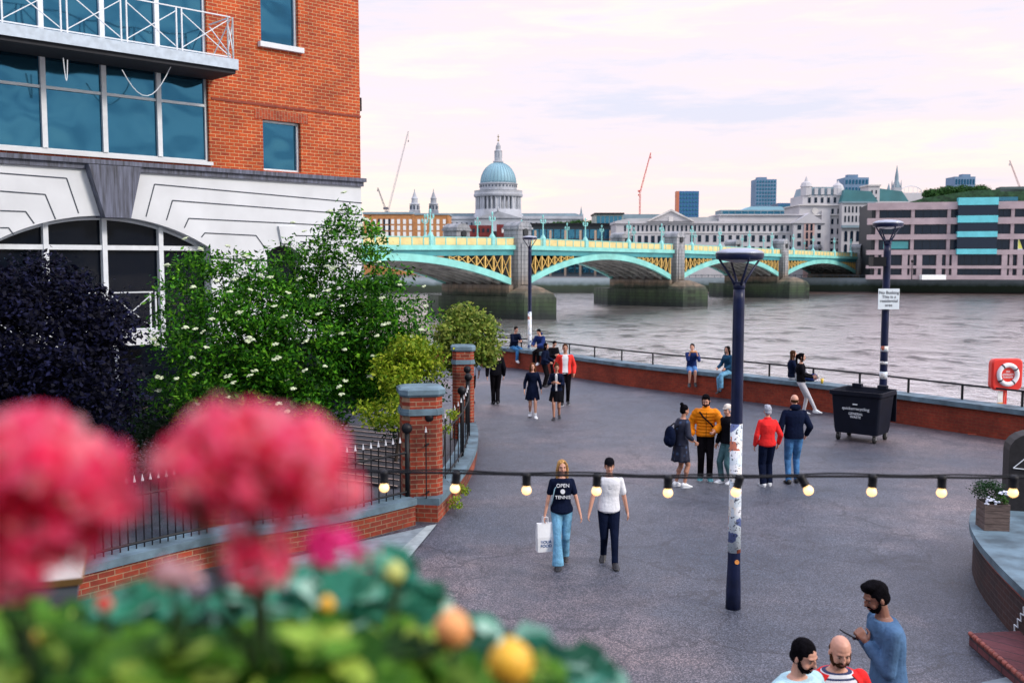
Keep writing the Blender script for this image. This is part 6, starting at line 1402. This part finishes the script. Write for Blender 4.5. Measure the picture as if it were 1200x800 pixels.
# walkers further back
l, h = place(624, 489, 425); person('woman walking in short dark dress and white trainers with long light brown hair', l, PI+.05, h, dict(rf=(.04, -.08, .06), lf=(-.045, .1, .045), rh=(.15, .03, .50), lh=(-.155, .05, .50)), dict(m=NVY, sleeve=1.7, inf=.014), dict(kind='skirt', m=NVY, hem=.33, r=.13), (WSH, WSH), ('longwave', 'auburn'), 'light', True, extra=dict(socks=WSH))
l, h = place(652, 491, 426); person('woman walking in short dark dress and dark shoes, hands raised to her chest', l, PI-.1, h, dict(rf=(.04, .09, .045), lf=(-.045, -.08, .06), rh=(.06, .17, .68), lh=(-.05, .17, .67), head=(.2, .15)), dict(m=NVY, sleeve=1.6, inf=.014, open=WTE, openw=.35), dict(kind='skirt', m=BLK, hem=.33, r=.13), (BSH, None), ('bun', 'brown'), 'mid', True)
l, h = place(662, 474, 403); person('man walking in open red jacket over white T-shirt and dark trousers', l, PI+.0, h, dict(rf=(.05, .06, .045), lf=(-.05, -.06, .05), rh=(.15, .06, .53), lh=(-.145, .05, .52)), dict(m=WTE, inf=.008, sleeve=.5, hem=-.05, over=REDJ, overname='jacket', gap=.5), dict(kind='slim', m=BLKJ, inf=.01), (BSH, WSH), ('short', 'brown'), 'mid')
l, h = place(581, 474, 406); person('man in black walking away with a cream jumper over his shoulders, beside the bush', l, .1, h, dict(rf=(.03, -.04, .06), lf=(-.035, .06, .045), rh=(.14, .02, .50), lh=(-.15, -.03, .5)), dict(m=BLK, inf=.017, name='jacket'), dict(kind='trousers', m=BLKJ), (BSH, None), ('short', 'brown'), 'light', extra=dict(hood=CRM))
jmb = MB(); jmb.rings([[Vector((.062*k*math.cos(a)*h, -.058*h+.02*k*math.sin(a)*h, z*h)) for a in [2*PI*i/12 for i in range(12)]] for k, z in ((1.3, .835), (1.35, .79), (1.1, .74), (.7, .68), (.2, .64))])
j0 = thing('jumper', 'cream knitted jumper tied over the shoulders of the man in black walking away', 'jumper', l, .1); jmb.build('knit', CRM, j0, True)
l, h = place(551, 473, 408); person('person with a grey-blue top mostly hidden behind the farther brick pier', l, .1, h, dict(rh=(.16, .04, .52)), dict(m=cloth('grey_blue_cloth', (.25, .32, .42)), sleeve=1.2, inf=.015), dict(kind='shorts', m=BLK), (BSH, None), ('short', 'black'), 'mid')
# standing people by the wall
l, h = place(638, 453, 404); person('black-haired woman in dark jacket standing by the far lamp, facing right', l, -PI/2-.3, h, dict(lean=(0, .03), rh=(.12, .12, .58), lh=(-.1, .15, .60)), dict(m=NVY, inf=.022, collar=True, name='jacket'), dict(kind='trousers', m=BLKJ), (BSH, None), ('long', 'black'), 'light', True)
l, h = place(644, 449, 401); l += Vector((.15, .25, 0)); person('man in black with head bowed over his phone by the far lamp', l, PI+.5, h, dict(head=(0, .6), rh=(.06, .16, .66), lh=(-.05, .16, .66)), dict(m=BLK, inf=.02, name='jacket'), dict(kind='trousers', m=BLKJ), (BSH, None), ('short', 'black'), 'light')
# seated people
def wall_pt(px_):
    best = min(range(len(RWL)), key=lambda i: abs(600+FPX*RWL[i].x/RWL[i].y-px_)); return RWL[best], (RWL[min(best+1, len(RWL)-1)]-RWL[max(best-1, 0)]).normalized()
def seated(px_, label, rz, h, inn=.2, pose=None, seat=WT, **kw):
    p, d = wall_pt(px_); n = Vector((-d.y, d.x, 0)); l = Vector((p.x, p.y, 0))+n*inn
    zs = (seat+.055*h)/h; q = dict(pel=(0, 0, zs), rf=(.06, .235, zs-.30), lf=(-.055, .235, zs-.29), rfd=(.1, 1, -.3), lfd=(-.1, 1, -.3), kb=(0, 1, .6)); q.update(pose or {})
    return person(label, l, rz, h, q, **kw)
def hz(z): return z
seated(601, 'man in navy jacket and blue jeans sitting on the wall by the bush', -PI/2-1.0, 1.8, .10, dict(lean=(0, .07), head=(0, .35), rh=(.05, .20, .66), lh=(-.04, .20, .66)), top=dict(m=NVY, inf=.018, name='jacket'), bottom=dict(kind='trousers', m=JNS), shoes=(WSH, WSH), hair=('short', 'black'), skin='light')
seated(628, 'person in blue hooded jacket sitting on the wall behind the far lamp post', PI-.6, 1.78, .3, dict(lean=(0, .08), head=(0, .5), rh=(.08, .2, .62), lh=(-.06, .2, .62)), top=dict(m=NVY2, inf=.024, name='hooded_jacket'), bottom=dict(kind='trousers', m=BLKJ), shoes=(WSH, WSH), hair=('short', 'black'), skin='light', extra=dict(hood=NVY2))
Q_, qJ, qs, qHP = seated(813, 'person sitting on the wall in blue shirt and shorts, eating with both hands raised', PI-.1, 1.70, .12, dict(lean=(0, .05), rh=(.05, .13, .83), lh=(-.08, .14, .82), rb=(.35, -.1, -1), lb=(-.35, -.1, -1), head=(-.3, .05)), top=dict(m=NVY2, inf=.016, sleeve=1.4), bottom=dict(kind='shorts', m=SKY, inf=.012), shoes=(BSH, None), hair=('short', 'black'), skin='light')
fd_ = thing('sandwich', 'long brown sandwich held at the mouth of the person eating on the wall', 'food', world(Q_, (qJ['r'][2]+qJ['l'][2])*.5*qs+Vector((0, .06, .04))), .3); MB().path([(-.13, 0, 0), (-.06, 0, .005), (.06, 0, .005), (.13, 0, 0)], [.02, .032, .032, .02], 10).build('bread', mat('crusty_bread', (.5, .22, .08), .7), fd_, True)
seated(845, 'woman sitting on the wall in dark blue denim jacket and light jeans, turned left', PI/2+.55, 1.70, .15, dict(lean=(0, .03), rh=(.1, .16, .58), lh=(-.12, .16, .58), rf=(.07, .17, .16), lf=(-.06, .24, .24), head=(.1, .05)), top=dict(m=cloth('dark_denim_cloth', (.015, .06, .12), .5), inf=.02, hem=-.08, name='denim_jacket'), bottom=dict(kind='trousers', m=LJN, inf=.010), shoes=(BSH, None), hair=('long', 'black'), skin='light', fem=True)
seated(924, 'brown-haired person in dark jacket sitting behind the woman in pale leggings', -PI/2-.2, 1.72, .30, dict(lean=(0, .0), rh=(.1, .2, .60), lh=(-.1, .2, .60), rf=(.06, .35, .50), lf=(-.06, .33, .5)), top=dict(m=NVY, inf=.018, name='jacket'), bottom=dict(kind='slim', m=GRYL), shoes=(WSH, WSH), hair=('long', 'brown'), skin='light', fem=True)
l, h = place(940, 485, 413); l += Vector((0, -.02, 0))
T__, tJ, ts, _ = person('woman with ponytail in black top and pale grey leggings leaning on the wall', l, -PI/2-.25, h, dict(pel=(0, -.03, .515), lean=(0, -.01), rf=(.05, .22, .05), lf=(-.03, .02, .045), rfd=(.1, 1, -.05), lfd=(.1, 1, 0), kb=(0, 1, .1), rh=(.09, .19, .62), lh=(-.1, .19, .62), head=(-.1, .02)), dict(m=BLK, inf=.010, hem=.05), dict(kind='slim', m=GRYL, inf=.007), (WSH, WSH), ('pony', 'black'), 'light', True)
w_ = world(T__, tJ['r'][2]*ts+Vector((0, .13, .02))); cp = thing('drink_cup', 'small clear cup held by the woman in pale leggings', 'cup', w_); MB().lathe([(.028, -.05), (.036, .06)], n=14).build('cup_body', mat('clear_plastic_cup', (.55, .5, .45), .2), cp, True)
p, d = wall_pt(953); n = Vector((-d.y, d.x, 0)); q = Vector((p.x, p.y, WT))+n*.22
cp = thing('drink_cup', 'yellow cup standing on the wall coping right of the woman in leggings', 'cup', q); MB().lathe([(.036, .001), (.05, .15)], n=14).build('cup_body', mat('yellow_drink', (.85, .55, .05), .3), cp, True)
p, d = wall_pt(948); n = Vector((-d.y, d.x, 0)); q = Vector((p.x, p.y, WT))+n*.40
hb_ = thing('rucksack', 'dark blue soft bag lying on the coping beside the yellow cup', 'bag', q, .2); MB().ell((0, 0, .1), (.26, .13, .1), 12).ell((.1, 0, .14), (.15, .11, .1), 10).build('bag_body', NVY2, hb_, True, mods=(.014, 3))
p, d = wall_pt(610); 
# three men at the bottom right
g = G(932, 900); 
def ptop(px_, pytop, h): 
    r_ = ray(px_, pytop); return CAM+r_*((h-CAMH)/r_.z)
def standing_top(px_, pytop, h): q = ptop(px_, pytop, h*.99); return Vector((q.x, q.y, 0))
person('bearded dark-haired man in open-necked pale blue shirt at the bottom edge', standing_top(931, 743, 1.80), PI+.55, 1.78, dict(head=(.15, .32), lean=(0, .02), rh=(.17, .06, .52), lh=(-.14, .12, .58)), dict(m=PBLU, inf=.020, collar=False, open=SKIN['light'], openw=.38, bulk=1.04), dict(kind='trousers', m=NVY), (BSH, None), ('short', 'black'), 'light', extra=dict(beard='black'), vox=.008)
person('balding bearded man in open red cardigan over a striped top', standing_top(982, 737, 1.78), PI+.05, 1.75, dict(head=(-.05, .38), rh=(.17, .05, .52), lh=(-.16, .08, .54)), dict(m=STRP, inf=.010, sleeve=.5, over=REDC, overname='cardigan', gap=.72), dict(kind='trousers', m=NVY), (BSH, None), ('bald', 'brown'), 'light', extra=dict(beard='brown'), vox=.008)
W_, wJ, ws, wHP = person('tall dark-haired man in blue sweatshirt standing side-on, looking at his phone', standing_top(1045, 682, 1.88), PI/2+.0, 1.88, dict(head=(.12, .42), lean=(0, .03), rh=(.05, .075, .725), lh=(-.045, .085, .735), rb=(.5, -.7, -.8), lb=(-.5, -.7, -.8), curl=.9), dict(m=BLUS, inf=.013, hem=-.10, name='sweatshirt'), dict(kind='trousers', m=BLKJ), (BSH, None), ('thick', 'black'), 'dark', extra=dict(beard='black'), vox=.008)
mid = (wJ['r'][2]+wJ['l'][2])*.5*ws+Vector((0, .13, .045)); w_ = world(W_, mid)
ph = thing('mobile_phone', 'black mobile phone held by the man in the blue sweatshirt', 'phone', w_, PI/2+.2); MB().box((0, 0, 0), (.078, .155, .011), M=Matrix.Rotation(R(30), 4, 'X')).build('phone_body', mat('black_phone', (.01, .01, .015), .2), ph)
